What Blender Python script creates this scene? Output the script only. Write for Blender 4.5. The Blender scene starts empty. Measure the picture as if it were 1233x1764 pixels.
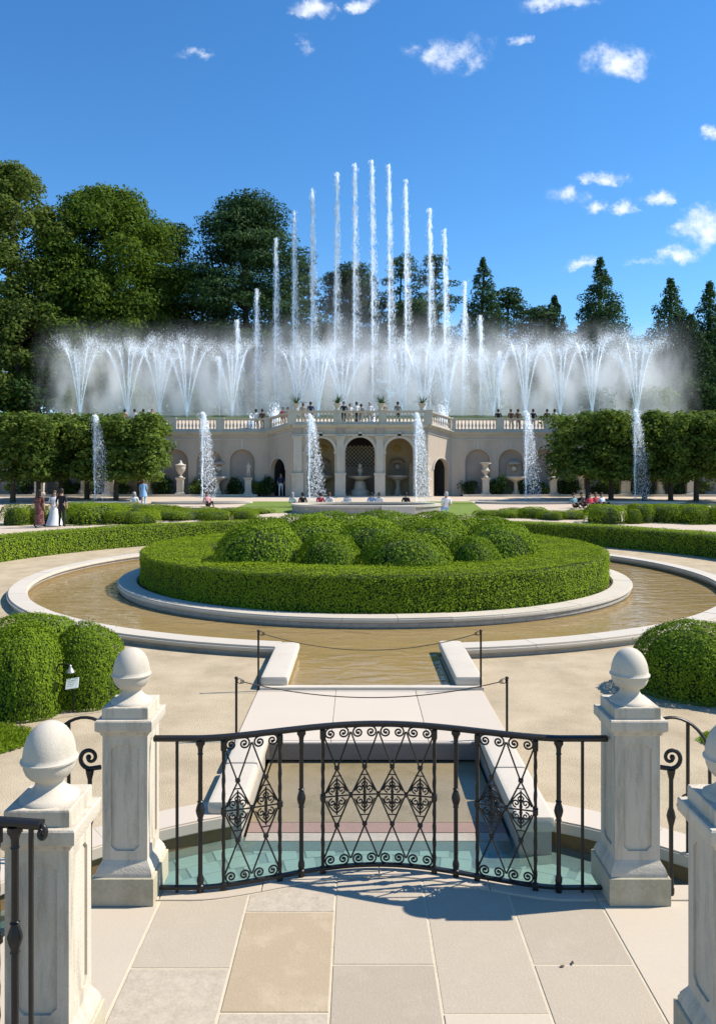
import bpy, bmesh, math, random
import numpy as np
from mathutils import Vector, Matrix

random.seed(7); rng = np.random.default_rng(11)
sc = bpy.context.scene
C = sc.collection
R = math.radians; PI = math.pi

# ------------------------------------------------------------------ camera
CAMH = 2.7; F = 1320.0; HOR = 810.0; CXI = 616.5
cam_d = bpy.data.cameras.new('camera'); cam = bpy.data.objects.new('camera', cam_d); C.objects.link(cam)
cam.location = (0, 0, CAMH); cam.rotation_euler = (PI/2, 0, 0)
cam_d.sensor_fit = 'HORIZONTAL'; cam_d.sensor_width = 36; cam_d.lens = 36*F/1233.0
cam_d.shift_y = -(882-HOR)/1233.0
cam_d.clip_start = 0.05; cam_d.clip_end = 5000
sc.camera = cam

# ------------------------------------------------------------------ light
SUN = Vector((1.44, 0.22, 1.57)).normalized()
EXPOSURE = 0.55
sun_d = bpy.data.lights.new('sun', 'SUN'); sun_d.energy = 5.0; sun_d.angle = R(0.5); sun_d.color = (1, 0.94, 0.84)
sun_o = bpy.data.objects.new('sun', sun_d); C.objects.link(sun_o)
sun_o.rotation_euler = (-SUN).to_track_quat('-Z', 'Y').to_euler()
SUN_EL = math.asin(SUN.z); SUN_ROT = math.atan2(SUN.x, SUN.y)

world = bpy.data.worlds.new('World'); sc.world = world; world.use_nodes = True
wn = world.node_tree; wn.nodes.clear()
def nd(t, typ, **kw):
    n = t.nodes.new(typ)
    for k, v in kw.items(): setattr(n, k, v)
    return n
def mth(t, op, a, b=None, clamp=False):
    n = nd(t, 'ShaderNodeMath', operation=op); n.use_clamp = clamp
    for i, v in enumerate((a, b)):
        if v is None: continue
        if isinstance(v, (int, float)): n.inputs[i].default_value = v
        else: t.links.new(v, n.inputs[i])
    return n.outputs[0]
sky = nd(wn, 'ShaderNodeTexSky', sky_type='NISHITA'); sky.sun_disc = False
sky.sun_elevation = SUN_EL; sky.sun_rotation = SUN_ROT
sky.air_density = 1.0; sky.dust_density = 0.0; sky.ozone_density = 2.0; sky.altitude = 0
hsv = nd(wn, 'ShaderNodeHueSaturation'); hsv.inputs['Saturation'].default_value = 1.26; hsv.inputs['Value'].default_value = 1.0
wn.links.new(sky.outputs[0], hsv.inputs['Color'])
tc = nd(wn, 'ShaderNodeTexCoord'); sep = nd(wn, 'ShaderNodeSeparateXYZ'); wn.links.new(tc.outputs['Generated'], sep.inputs[0])
# fair-weather clouds: soft clumps at given directions, broken up by noise (u = x/y, v = z/y of the direction)
ysafe = mth(wn, 'MAXIMUM', sep.outputs[1], 0.05)
U = mth(wn, 'DIVIDE', sep.outputs[0], ysafe); V = mth(wn, 'DIVIDE', sep.outputs[2], ysafe)
comb = nd(wn, 'ShaderNodeCombineXYZ'); wn.links.new(U, comb.inputs[0]); wn.links.new(V, comb.inputs[1])
nz = nd(wn, 'ShaderNodeTexNoise'); nz.inputs['Scale'].default_value = 26; nz.inputs['Detail'].default_value = 7; nz.inputs['Roughness'].default_value = 0.62
wn.links.new(comb.outputs[0], nz.inputs['Vector'])
nz2 = nd(wn, 'ShaderNodeTexNoise'); nz2.inputs['Scale'].default_value = 11; nz2.inputs['Detail'].default_value = 3
wn.links.new(comb.outputs[0], nz2.inputs['Vector'])
wrp = nd(wn, 'ShaderNodeTexNoise'); wrp.inputs['Scale'].default_value = 17; wrp.inputs['Detail'].default_value = 8; wrp.inputs['Roughness'].default_value = .68; wn.links.new(comb.outputs[0], wrp.inputs['Vector'])
wsep = nd(wn, 'ShaderNodeSeparateColor'); wn.links.new(wrp.outputs['Color'], wsep.inputs[0])
U = mth(wn, 'ADD', U, mth(wn, 'MULTIPLY', mth(wn, 'SUBTRACT', wsep.outputs[0], .5), .085)); V = mth(wn, 'ADD', V, mth(wn, 'MULTIPLY', mth(wn, 'SUBTRACT', wsep.outputs[1], .5), .055))
clouds = [(545,10,45,26,.9),(620,8,35,22,.8),(790,92,75,44,1.05),(1062,104,82,42,1.0),(1040,306,55,17,.9),(1131,340,48,21,1.1),
          (1212,392,62,46,1.2),(1165,434,48,21,1.05),(1004,452,48,15,.9),(1076,357,24,18,.95),(1030,358,36,16,.9),(975,340,50,20,.55),
          (1226,228,28,14,.9),(335,92,40,12,.55),(965,4,100,18,.85),(527,76,22,26,.7),(900,68,32,13,.6),(700,88,30,22,.6),(1120,450,90,10,.35),(-300,200,180,50,.9),(1700,150,220,70,1.0)]
mask = None
for (px, py, rx, ry, s) in clouds:
    cu, cv = (px-CXI)/F, (HOR-py)/F
    du = mth(wn, 'DIVIDE', mth(wn, 'SUBTRACT', U, cu), rx/F); dv = mth(wn, 'DIVIDE', mth(wn, 'SUBTRACT', V, cv), ry/F)
    r2 = mth(wn, 'ADD', mth(wn, 'MULTIPLY', du, du), mth(wn, 'MULTIPLY', dv, dv))
    m = mth(wn, 'MULTIPLY', mth(wn, 'SUBTRACT', 1.0, mth(wn, 'SQRT', r2), True), s)
    mask = m if mask is None else mth(wn, 'MAXIMUM', mask, m)
nn = mth(wn, 'ADD', mth(wn, 'MULTIPLY', mth(wn, 'SUBTRACT', nz.outputs[0], 0.5), 2.4), mth(wn, 'MULTIPLY', mth(wn, 'SUBTRACT', nz2.outputs[0], 0.5), 0.7))
cm = mth(wn, 'ADD', mask, mth(wn, 'MULTIPLY', nn, mth(wn, 'MULTIPLY', mask, 3.0, True)))
ramp = nd(wn, 'ShaderNodeMapRange', interpolation_type='SMOOTHSTEP'); ramp.inputs['From Min'].default_value = 0.06; ramp.inputs['From Max'].default_value = 1.15
ramp.inputs['To Max'].default_value = 0.95
wn.links.new(cm, ramp.inputs['Value'])
fwd = mth(wn, 'GREATER_THAN', sep.outputs[1], 0.06)
cf = mth(wn, 'MULTIPLY', ramp.outputs[0], fwd)
tin = nd(wn, 'ShaderNodeMixRGB', blend_type='MULTIPLY'); tin.inputs[0].default_value = 1; wn.links.new(hsv.outputs[0], tin.inputs[1]); tin.inputs[2].default_value = (.67,.84,.94,1)
mx = nd(wn, 'ShaderNodeMixRGB'); wn.links.new(cf, mx.inputs[0]); wn.links.new(tin.outputs[0], mx.inputs[1]); mx.inputs[2].default_value = (5.4, 5.7, 6.1, 1)
bg = nd(wn, 'ShaderNodeBackground'); bg.inputs['Strength'].default_value = 0.14
wn.links.new(mx.outputs[0], bg.inputs['Color'])
wo = nd(wn, 'ShaderNodeOutputWorld'); wn.links.new(bg.outputs[0], wo.inputs['Surface'])

sc.view_settings.view_transform = 'Standard'; sc.view_settings.look = 'None'
sc.view_settings.exposure = EXPOSURE; sc.view_settings.gamma = 1; sc.view_settings.use_curve_mapping = False
sc.render.engine = 'CYCLES'
sc.cycles.transparent_max_bounces = 24; sc.cycles.max_bounces = 10; sc.cycles.volume_bounces = 5

# ------------------------------------------------------------------ helpers
def P(px, py, d): return Vector(((px-CXI)/F*d, d, CAMH-(py-HOR)/F*d))
def gz(y):                                    # height of the garden ground
    return 0.0 if y < 31 else min(0.75, (y-31)*0.75/24.0)
def gd(py):                                   # distance at which the garden ground is seen at image row py
    lo, hi = 5.0, 60.0
    for _ in range(50):
        m = (lo+hi)/2
        if HOR+(CAMH-gz(m))*F/m > py: lo = m
        else: hi = m
    return lo

def tag(o, label=None, cat=None, group=None, kind=None):
    if label: o['label'] = label
    if cat: o['category'] = cat
    if group: o['group'] = group
    if kind: o['kind'] = kind
    return o
def thing(name, label, cat, loc=(0,0,0), rz=0, group=None):
    o = bpy.data.objects.new(name, None); C.objects.link(o); o.location = loc; o.rotation_euler = (0,0,rz)
    o.empty_display_size = 0.2
    return tag(o, label, cat, group)
def link(name, mesh, mat=None, parent=None, world=True, loc=None, rz=0, scale=None):
    """link one mesh object; 'world' children were modelled in world space"""
    o = bpy.data.objects.new(name, mesh); C.objects.link(o)
    if mat is not None:
        if len(mesh.materials) == 0: mesh.materials.append(mat)
        elif mesh.materials[0] is not mat:
            o.material_slots[0].link = 'OBJECT'; o.material_slots[0].material = mat
    if parent is not None:
        o.parent = parent
        if world and loc is None: o.location = -parent.location
    if loc is not None: o.location = loc
    if rz: o.rotation_euler = (0,0,rz)
    if scale: o.scale = scale
    return o

def weighted(o):
    m = o.modifiers.new('weighted','WEIGHTED_NORMAL'); m.keep_sharp = True; return o
class MB:
    def __init__(s): s.v = []; s.f = []
    def add(s, vs, fs):
        b = len(s.v); s.v += [tuple(v) for v in vs]; s.f += [tuple(i+b for i in f) for f in fs]; return s
    def box(s, x0, x1, y0, y1, z0, z1, bev=0.0, M=None):
        if bev <= 0:
            vs = [(x,y,z) for z in (z0,z1) for y in (y0,y1) for x in (x0,x1)]
            fs = [(0,2,3,1),(4,5,7,6),(0,1,5,4),(2,6,7,3),(0,4,6,2),(1,3,7,5)]
        else:
            bm = bmesh.new(); bmesh.ops.create_cube(bm, size=1)
            for v in bm.verts: v.co = Vector(((x0+x1)/2+v.co.x*(x1-x0), (y0+y1)/2+v.co.y*(y1-y0), (z0+z1)/2+v.co.z*(z1-z0)))
            bmesh.ops.bevel(bm, geom=bm.edges[:], offset=bev, segments=2, affect='EDGES', profile=0.6)
            bm.verts.index_update()
            vs = [v.co.copy() for v in bm.verts]; fs = [[v.index for v in f.verts] for f in bm.faces]; bm.free()
        if M is not None: vs = [M @ Vector(v) for v in vs]
        return s.add(vs, fs)
    def tube(s, pts, r, n=6, cap=True, squash=1.0):
        pts = [Vector(p) for p in pts]; m = len(pts); rr = r if hasattr(r, '__len__') else [r]*m
        vs = []; fs = []; up = None
        for i, p in enumerate(pts):
            t = (pts[min(i+1,m-1)]-pts[max(i-1,0)]).normalized()
            if up is None:
                up = Vector((0,0,1)) if abs(t.z) < .9 else Vector((0,1,0))
            a = t.cross(up)
            if a.length < 1e-4: a = t.cross(Vector((1,0,0)))
            a.normalize(); b = a.cross(t).normalized(); up = b
            for k in range(n):
                an = 2*PI*(k+.5)/n
                vs.append(p + a*math.cos(an)*rr[i] + b*math.sin(an)*rr[i]*squash)
        for i in range(m-1):
            for k in range(n):
                fs.append((i*n+k, i*n+(k+1)%n, (i+1)*n+(k+1)%n, (i+1)*n+k))
        if cap: fs += [tuple(range(n))[::-1], tuple(range((m-1)*n, m*n))]
        return s.add(vs, fs)
    def lathe(s, prof, n=24, loc=(0,0,0), cap=True, a0=0.0, a1=2*PI):
        full = abs(a1-a0-2*PI) < 1e-6; k = n if full else n+1
        vs = []; fs = []
        for (r, z) in prof:
            for j in range(k):
                a = a0+(a1-a0)*j/n
                vs.append((loc[0]+r*math.cos(a), loc[1]+r*math.sin(a), loc[2]+z))
        for i in range(len(prof)-1):
            for j in range(n):
                q = (j+1) % k
                fs.append((i*k+j, i*k+q, (i+1)*k+q, (i+1)*k+j))
        if cap and full: fs += [tuple(range(k))[::-1], tuple(range((len(prof)-1)*k, len(prof)*k))]
        return s.add(vs, fs)
    def sqloft(s, prof, loc=(0,0,0), cap=True):
        """square mouldings: (half width, z) sections"""
        vs = []; fs = []
        for (w, z) in prof:
            vs += [(loc[0]-w,loc[1]-w,loc[2]+z),(loc[0]+w,loc[1]-w,loc[2]+z),(loc[0]+w,loc[1]+w,loc[2]+z),(loc[0]-w,loc[1]+w,loc[2]+z)]
        for i in range(len(prof)-1):
            for j in range(4): fs.append((i*4+j, i*4+(j+1)%4, i*4+4+(j+1)%4, i*4+4+j))
        if cap: fs += [(3,2,1,0), tuple(range((len(prof)-1)*4, len(prof)*4))]
        return s.add(vs, fs)
    def prism(s, poly, z0, z1):
        n = len(poly); vs = [(x,y,z0) for x,y in poly]+[(x,y,z1) for x,y in poly]
        fs = [tuple(range(n))[::-1], tuple(range(n,2*n))]+[(i,(i+1)%n,n+(i+1)%n,n+i) for i in range(n)]
        return s.add(vs, fs)
    def mesh(s, name, smooth=None):
        me = bpy.data.meshes.new(name); me.from_pydata(s.v, [], s.f); me.update()
        bm = bmesh.new(); bm.from_mesh(me); bmesh.ops.recalc_face_normals(bm, faces=bm.faces[:])
        zs = [v.co.z for v in bm.verts]
        if max(zs)-min(zs) < .06 and sum(f.normal.z for f in bm.faces) < -1e-3: bmesh.ops.reverse_faces(bm, faces=bm.faces[:])
        bm.to_mesh(me); bm.free()
        if smooth is not None:
            for p in me.polygons: p.use_smooth = True
            me.set_sharp_from_angle(angle=R(smooth))
        return me

def np_mesh(name, V, Fq, tint=None, smooth=False):
    me = bpy.data.meshes.new(name); k = Fq.shape[1]
    me.vertices.add(len(V)); me.vertices.foreach_set('co', np.ascontiguousarray(V, dtype=np.float32).ravel())
    me.loops.add(Fq.size); me.loops.foreach_set('vertex_index', Fq.ravel().astype(np.int32))
    me.polygons.add(len(Fq)); me.polygons.foreach_set('loop_start', (np.arange(len(Fq))*k).astype(np.int32))
    try: me.polygons.foreach_set('loop_total', np.full(len(Fq), k, dtype=np.int32))
    except Exception: pass
    me.update(calc_edges=True); me.validate()
    if tint is not None:
        a = me.attributes.new('tint', 'FLOAT', 'POINT'); a.data.foreach_set('value', np.ascontiguousarray(tint, dtype=np.float32))
    return me
def unit(n):
    v = rng.normal(size=(n,3)); return v/np.linalg.norm(v, axis=1, keepdims=True)
def leaf_quads(pos, nrm, size, asp=0.6, jit=0.7):
    """one rhombus leaf per point, facing roughly along nrm; returns verts, faces, tint"""
    n = len(pos); nr = nrm+unit(n)*jit; nr /= np.linalg.norm(nr, axis=1, keepdims=True)
    t = np.cross(nr, unit(n)); t /= np.linalg.norm(t, axis=1, keepdims=True)+1e-9
    b = np.cross(nr, t)
    sz = (np.asarray(size)*rng.uniform(.65, 1.35, n))[:,None]
    fold = nr*sz*.12
    V = np.stack([pos-t*sz*.5, pos-b*sz*.5*asp+fold, pos+t*sz*.5, pos+b*sz*.5*asp+fold], axis=1).reshape(-1,3)
    Fq = np.arange(4*n).reshape(n,4)
    return V, Fq, np.repeat(rng.uniform(0,1,n), 4)
def tetras(pos, size, stretch=None):
    """small four-faced drops, stretched along a vector"""
    n = len(pos); base = np.array([[1,1,1],[1,-1,-1],[-1,1,-1],[-1,-1,1]])*.45
    rot = rng.normal(size=(n,3,3)); q, _ = np.linalg.qr(rot)
    V = np.einsum('nij,kj->nki', q, base)*np.asarray(size)[:,None,None]
    if stretch is not None: V = V + stretch[:,None,:]*np.array([.5,-.5,.5,-.5])[None,:,None]
    V = V+pos[:,None,:]
    i = np.arange(n)*4
    Fq = np.stack([np.stack([i,i+1,i+2],1), np.stack([i,i+3,i+1],1), np.stack([i,i+2,i+3],1), np.stack([i+1,i+3,i+2],1)],1).reshape(-1,3)
    return V.reshape(-1,3), Fq
def vnoise(p, f, seed=0):
    """cheap smooth noise, about -1..1"""
    p = np.asarray(p)*f; s = 0
    for k in range(3):
        a = np.random.default_rng(seed*10+k).normal(size=(3,3)); ph = np.random.default_rng(seed*10+k+5).uniform(0,6,3)
        q = p@a+ph; s = s+np.sin(q[...,0]+1.3*np.sin(q[...,1]))*np.cos(q[...,2])
    return s/2.0

ONES = ['zeroth','first','second','third','fourth','fifth','sixth','seventh','eighth','ninth','tenth','eleventh','twelfth','thirteenth','fourteenth','fifteenth','sixteenth','seventeenth','eighteenth','nineteenth']
def nth(k):
    if k < 20: return ONES[k]
    if k % 10 == 0: return {20:'twentieth',30:'thirtieth'}[k]
    return {2:'twenty-',3:'thirty-'}[k//10]+ONES[k%10]
# ------------------------------------------------------------------ materials
def newmat(name):
    m = bpy.data.materials.new(name); m.use_nodes = True; t = m.node_tree
    b = t.nodes['Principled BSDF']; return m, t, b
def stone(name, col, col2=None, rough=.8, s1=3.0, s2=60.0, var=.5, bump=.15, dirt=None, dirt_s=1.3, dirt_amt=.5, bscale=None, spec=.25, streak=1.0, rv=.07):
    m, t, b = newmat(name); b.inputs['Roughness'].default_value = rough; b.inputs['Specular IOR Level'].default_value = spec
    tc = nd(t, 'ShaderNodeTexCoord'); co = tc.outputs['Object']
    col2 = col2 or tuple(c*.72 for c in col)
    n1 = nd(t, 'ShaderNodeTexNoise'); n1.inputs['Scale'].default_value = s1; n1.inputs['Detail'].default_value = 6; n1.inputs['Roughness'].default_value = .6; t.links.new(co, n1.inputs['Vector'])
    n2 = nd(t, 'ShaderNodeTexNoise'); n2.inputs['Scale'].default_value = s2; n2.inputs['Detail'].default_value = 3; t.links.new(co, n2.inputs['Vector'])
    f = mth(t, 'ADD', mth(t, 'MULTIPLY', mth(t, 'SUBTRACT', n1.outputs[0], .5), 2.2*var), mth(t, 'MULTIPLY', mth(t, 'SUBTRACT', n2.outputs[0], .5), 1.6*var))
    f = mth(t, 'ADD', f, .35, True)
    x = nd(t, 'ShaderNodeMixRGB'); t.links.new(f, x.inputs[0]); x.inputs[1].default_value = (*col,1); x.inputs[2].default_value = (*col2,1)
    out = x.outputs[0]
    oi = nd(t, 'ShaderNodeObjectInfo')
    hs = nd(t, 'ShaderNodeHueSaturation'); t.links.new(out, hs.inputs['Color'])
    t.links.new(mth(t, 'ADD', mth(t, 'MULTIPLY', oi.outputs['Random'], rv), 1-rv/2), hs.inputs['Value']); out = hs.outputs[0]
    if dirt:
        mp3 = nd(t, 'ShaderNodeMapping'); mp3.inputs['Scale'].default_value = (1,1,streak); t.links.new(co, mp3.inputs['Vector']); n3 = nd(t, 'ShaderNodeTexNoise'); n3.inputs['Scale'].default_value = dirt_s; n3.inputs['Detail'].default_value = 8; n3.inputs['Roughness'].default_value = .7; t.links.new(mp3.outputs[0], n3.inputs['Vector'])
        mr = nd(t, 'ShaderNodeMapRange'); mr.inputs['From Min'].default_value = .5; mr.inputs['From Max'].default_value = .72; mr.inputs['To Max'].default_value = dirt_amt; t.links.new(n3.outputs[0], mr.inputs['Value'])
        y = nd(t, 'ShaderNodeMixRGB'); t.links.new(mr.outputs[0], y.inputs[0]); t.links.new(out, y.inputs[1]); y.inputs[2].default_value = (*dirt,1); out = y.outputs[0]
    t.links.new(out, b.inputs['Base Color'])
    if bump:
        n4 = nd(t, 'ShaderNodeTexNoise'); n4.inputs['Scale'].default_value = bscale or s2*1.5; n4.inputs['Detail'].default_value = 4; t.links.new(co, n4.inputs['Vector'])
        bp = nd(t, 'ShaderNodeBump'); bp.inputs['Strength'].default_value = bump; bp.inputs['Distance'].default_value = .02
        t.links.new(n4.outputs[0], bp.inputs['Height']); t.links.new(bp.outputs[0], b.inputs['Normal'])
    return m
def plain(name, col, rough=.6, metal=0, spec=.3):
    m, t, b = newmat(name); b.inputs['Base Color'].default_value = (*col,1); b.inputs['Roughness'].default_value = rough; b.inputs['Metallic'].default_value = metal; b.inputs['Specular IOR Level'].default_value = spec
    tc = nd(t, 'ShaderNodeTexCoord'); n1 = nd(t, 'ShaderNodeTexNoise'); n1.inputs['Scale'].default_value = 25; n1.inputs['Detail'].default_value = 4; t.links.new(tc.outputs['Object'], n1.inputs['Vector'])
    x = nd(t, 'ShaderNodeMixRGB'); t.links.new(n1.outputs[0], x.inputs[0]); x.inputs[1].default_value = (*[c*.75 for c in col],1); x.inputs[2].default_value = (*[min(1,c*1.2) for c in col],1)
    t.links.new(x.outputs[0], b.inputs['Base Color']); return m
def leafmat(name, cols, trans=.35, rough=.75, obj_var=.2, spec=.06, patch=.35, pscale=.5):
    """cols: dark, mid, bright leaf colours picked per leaf by the 'tint' attribute"""
    m, t, b = newmat(name)
    at = nd(t, 'ShaderNodeAttribute'); at.attribute_name = 'tint'
    tc = nd(t, 'ShaderNodeTexCoord'); n1 = nd(t, 'ShaderNodeTexNoise'); n1.inputs['Scale'].default_value = pscale; n1.inputs['Detail'].default_value = 3; t.links.new(tc.outputs['Object'], n1.inputs['Vector'])
    f = mth(t, 'ADD', mth(t, 'MULTIPLY', at.outputs['Fac'], 1-patch), mth(t, 'MULTIPLY', mth(t, 'SUBTRACT', mth(t, 'MULTIPLY', n1.outputs[0], 2.2), .6), patch), True)
    cr = nd(t, 'ShaderNodeValToRGB'); t.links.new(f, cr.inputs[0])
    e = cr.color_ramp.elements; e[0].color = (*cols[0],1); e[1].color = (*cols[2],1); k = e.new(.5); k.color = (*cols[1],1)
    oi = nd(t, 'ShaderNodeObjectInfo'); hs = nd(t, 'ShaderNodeHueSaturation'); t.links.new(cr.outputs[0], hs.inputs['Color'])
    t.links.new(mth(t, 'ADD', mth(t, 'MULTIPLY', oi.outputs['Random'], obj_var), 1-obj_var/2), hs.inputs['Value'])
    t.links.new(hs.outputs[0], b.inputs['Base Color']); b.inputs['Roughness'].default_value = rough; b.inputs['Specular IOR Level'].default_value = spec
    tr = nd(t, 'ShaderNodeBsdfTranslucent'); hb = nd(t, 'ShaderNodeHueSaturation'); hb.inputs['Value'].default_value = 1.3; hb.inputs['Saturation'].default_value = 1.1
    t.links.new(hs.outputs[0], hb.inputs['Color']); t.links.new(hb.outputs[0], tr.inputs['Color'])
    mix = nd(t, 'ShaderNodeMixShader'); mix.inputs[0].default_value = trans
    t.links.new(b.outputs[0], mix.inputs[1]); t.links.new(tr.outputs[0], mix.inputs[2]); t.links.new(mix.outputs[0], t.nodes['Material Output'].inputs['Surface'])
    return m
def watermat(name, tint, ripple=.12, scale=7.0, stretch=(1,2.2,1), rough=.03, dist=.05, murk=None, mfac=.75, ior=1.33):
    """thin water: sky mirrored by Fresnel over a tinted see-through layer"""
    m, t, b = newmat(name); t.nodes.remove(b)
    tc = nd(t, 'ShaderNodeTexCoord'); mp = nd(t, 'ShaderNodeMapping'); mp.inputs['Scale'].default_value = stretch; t.links.new(tc.outputs['Object'], mp.inputs['Vector'])
    n1 = nd(t, 'ShaderNodeTexNoise'); n1.inputs['Scale'].default_value = scale; n1.inputs['Detail'].default_value = 3; n1.inputs['Distortion'].default_value = .6; t.links.new(mp.outputs[0], n1.inputs['Vector'])
    bp = nd(t, 'ShaderNodeBump'); bp.inputs['Strength'].default_value = ripple; bp.inputs['Distance'].default_value = dist; t.links.new(n1.outputs[0], bp.inputs['Height'])
    fr = nd(t, 'ShaderNodeFresnel'); fr.inputs['IOR'].default_value = ior; t.links.new(bp.outputs[0], fr.inputs['Normal'])
    gl = nd(t, 'ShaderNodeBsdfGlossy'); gl.inputs['Roughness'].default_value = rough; t.links.new(bp.outputs[0], gl.inputs['Normal'])
    tr = nd(t, 'ShaderNodeBsdfTransparent'); tr.inputs['Color'].default_value = (*tint,1)
    low = tr.outputs[0]
    if murk:
        df = nd(t, 'ShaderNodeBsdfDiffuse'); n5 = nd(t, 'ShaderNodeTexNoise'); n5.inputs['Scale'].default_value = .6; n5.inputs['Detail'].default_value = 4; t.links.new(mp.outputs[0], n5.inputs['Vector'])
        mc = nd(t, 'ShaderNodeMixRGB'); t.links.new(n5.outputs[0], mc.inputs[0]); mc.inputs[1].default_value = (*[c*.82 for c in murk],1); mc.inputs[2].default_value = (*[c*1.15 for c in murk],1); t.links.new(mc.outputs[0], df.inputs['Color'])
        m3 = nd(t, 'ShaderNodeMixShader'); m3.inputs[0].default_value = mfac; t.links.new(low, m3.inputs[1]); t.links.new(df.outputs[0], m3.inputs[2]); low = m3.outputs[0]
    mix = nd(t, 'ShaderNodeMixShader'); t.links.new(fr.outputs[0], mix.inputs[0]); t.links.new(low, mix.inputs[1]); t.links.new(gl.outputs[0], mix.inputs[2])
    t.links.new(mix.outputs[0], t.nodes['Material Output'].inputs['Surface']); return m

M = {}
M['gravel'] = stone('gravel', (.52,.42,.28), (.31,.24,.15), s1=1.6, s2=70, var=.75, bump=.6, bscale=80, dirt=(.30,.235,.15), dirt_s=.8, dirt_amt=.35, rough=.95)
M['path'] = stone('pale_path', (.55,.45,.345), (.44,.355,.27), s1=.5, s2=30, var=.4, bump=.2, rough=.95)
M['grass'] = stone('lawn', (.17,.23,.04), (.10,.15,.025), s1=1.2, s2=50, var=.6, bump=.4, rough=.9)
M['soil'] = stone('soil', (.06,.045,.03), rough=1, bump=.5)
M['mulch'] = stone('dry_mulch', (.42,.35,.25), (.25,.2,.14), s1=4, s2=40, var=.7, bump=.5, rough=1)
M['slab'] = stone('flagstone', (.425,.355,.265), (.345,.285,.21), s1=3.0, s2=55, var=.5, bump=.14, rough=.75, dirt=(.52,.45,.35), dirt_s=3, dirt_amt=.4, rv=.2)
M['slab_warm'] = stone('warm_flagstone', (.41,.32,.21), (.345,.265,.17), s1=2.5, s2=45, var=.5, bump=.12, rough=.75, dirt=(.58,.47,.32), dirt_s=3.5, dirt_amt=.45)
M['slab_rough'] = stone('pitted_flagstone', (.47,.395,.30), (.33,.275,.205), s1=14, s2=45, var=.75, bump=.12, rough=.85)
M['slab_pale'] = stone('pale_flagstone', (.50,.42,.32), (.43,.36,.275), s1=2.0, s2=30, var=.3, bump=.06, rough=.75)
M['mortar'] = stone('mortar', (.58,.50,.36), rough=.9, s1=10)
M['lime'] = stone('limestone', (.57,.50,.395), (.47,.405,.315), s1=5, s2=70, var=.5, bump=.22, rough=.85, dirt=(.24,.21,.15), dirt_s=13, dirt_amt=.7, streak=.14)
M['limeball'] = stone('pale_limestone', (.57,.505,.41), (.47,.41,.325), s1=6, s2=90, var=.35, bump=.12, rough=.85, dirt=(.30,.27,.20), dirt_s=6, dirt_amt=.5)
M['limedirty'] = stone('lichened_limestone', (.47,.415,.305), (.33,.29,.185), s1=5, s2=60, var=.6, bump=.15, rough=.9, dirt=(.20,.18,.10), dirt_s=7, dirt_amt=.4)
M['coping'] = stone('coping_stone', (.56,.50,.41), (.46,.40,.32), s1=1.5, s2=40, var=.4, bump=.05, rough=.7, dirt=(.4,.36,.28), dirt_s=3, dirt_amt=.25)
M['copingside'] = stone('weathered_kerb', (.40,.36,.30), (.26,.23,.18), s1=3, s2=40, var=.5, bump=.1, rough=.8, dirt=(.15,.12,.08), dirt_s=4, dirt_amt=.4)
M['bridge'] = stone('bridge_slab', (.55,.47,.375), (.49,.415,.33), s1=1.5, s2=60, var=.3, bump=.04, rough=.7)
M['poolfloor'] = stone('pool_floor', (.50,.41,.235), (.42,.335,.185), s1=1.2, s2=8, var=.4, bump=.05, rough=.8)
M['ochre'] = stone('ochre_waterline', (.20,.135,.06), (.12,.08,.035), s1=2, s2=20, var=.6, bump=.05)
M['trough'] = stone('trough_floor', (.27,.215,.125), (.20,.155,.085), s1=3, s2=40, var=.6, bump=.08, rough=.35, spec=.5, dirt=(.13,.11,.045), dirt_s=2.5, dirt_amt=.7)
M['edge'] = stone('dark_edge_stone', (.22,.195,.17), (.15,.13,.11), s1=3, s2=40, var=.5, bump=.08, rough=.6)  # darker stone tone for the thin facing on the bridge's near edge
M['redstone'] = stone('red_step', (.30,.20,.16), (.20,.14,.12), s1=3, s2=40)
M['teal'] = stone('teal_tile', (.36,.45,.39), (.28,.37,.32), s1=2, s2=20, var=.4, bump=.05)
M['tealjoint'] = plain('tile_joint', (.19,.25,.22), .8)
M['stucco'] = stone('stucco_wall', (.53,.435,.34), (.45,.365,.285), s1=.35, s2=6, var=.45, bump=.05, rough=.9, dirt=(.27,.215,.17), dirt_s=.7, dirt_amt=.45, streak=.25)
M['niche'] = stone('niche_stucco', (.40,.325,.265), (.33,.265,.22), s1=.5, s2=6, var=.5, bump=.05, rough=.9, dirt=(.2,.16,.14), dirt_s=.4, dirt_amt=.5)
M['farstone'] = stone('carved_stone', (.56,.50,.41), (.46,.405,.325), s1=.8, s2=10, var=.4, bump=.04, rough=.85, dirt=(.28,.245,.19), dirt_s=1.6, dirt_amt=.5, streak=.35)
M['room'] = stone('loggia_plaster', (.52,.42,.26), (.40,.32,.2), s1=.7, s2=8, var=.4, bump=.03)
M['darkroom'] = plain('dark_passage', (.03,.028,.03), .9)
M['iron'] = plain('wrought_iron', (.016,.015,.014), .42, .3, .5)
M['post'] = plain('rope_post_metal', (.025,.022,.02), .5, .4)
M['rope'] = plain('rope', (.10,.075,.05), .9)
M['signplate'] = plain('sign_plate', (.62,.66,.60), .35, 0, .5)
M['brass'] = plain('pewter_lamp', (.45,.42,.35), .35, .7)
M['bark'] = stone('bark', (.075,.058,.042), (.04,.03,.022), s1=3, s2=20, var=.8, bump=.6, rough=.95)
M['barkgrey'] = stone('pine_bark', (.06,.05,.042), (.03,.025,.02), s1=2, s2=10, var=.8, bump=.5, rough=.95)
M['hedge'] = leafmat('box_leaves', ((.085,.14,.009),(.19,.275,.015),(.31,.405,.024)), .14, patch=.25, pscale=1.5)
M['hedgecore'] = plain('box_twigs', (.028,.048,.009), .95)
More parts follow.
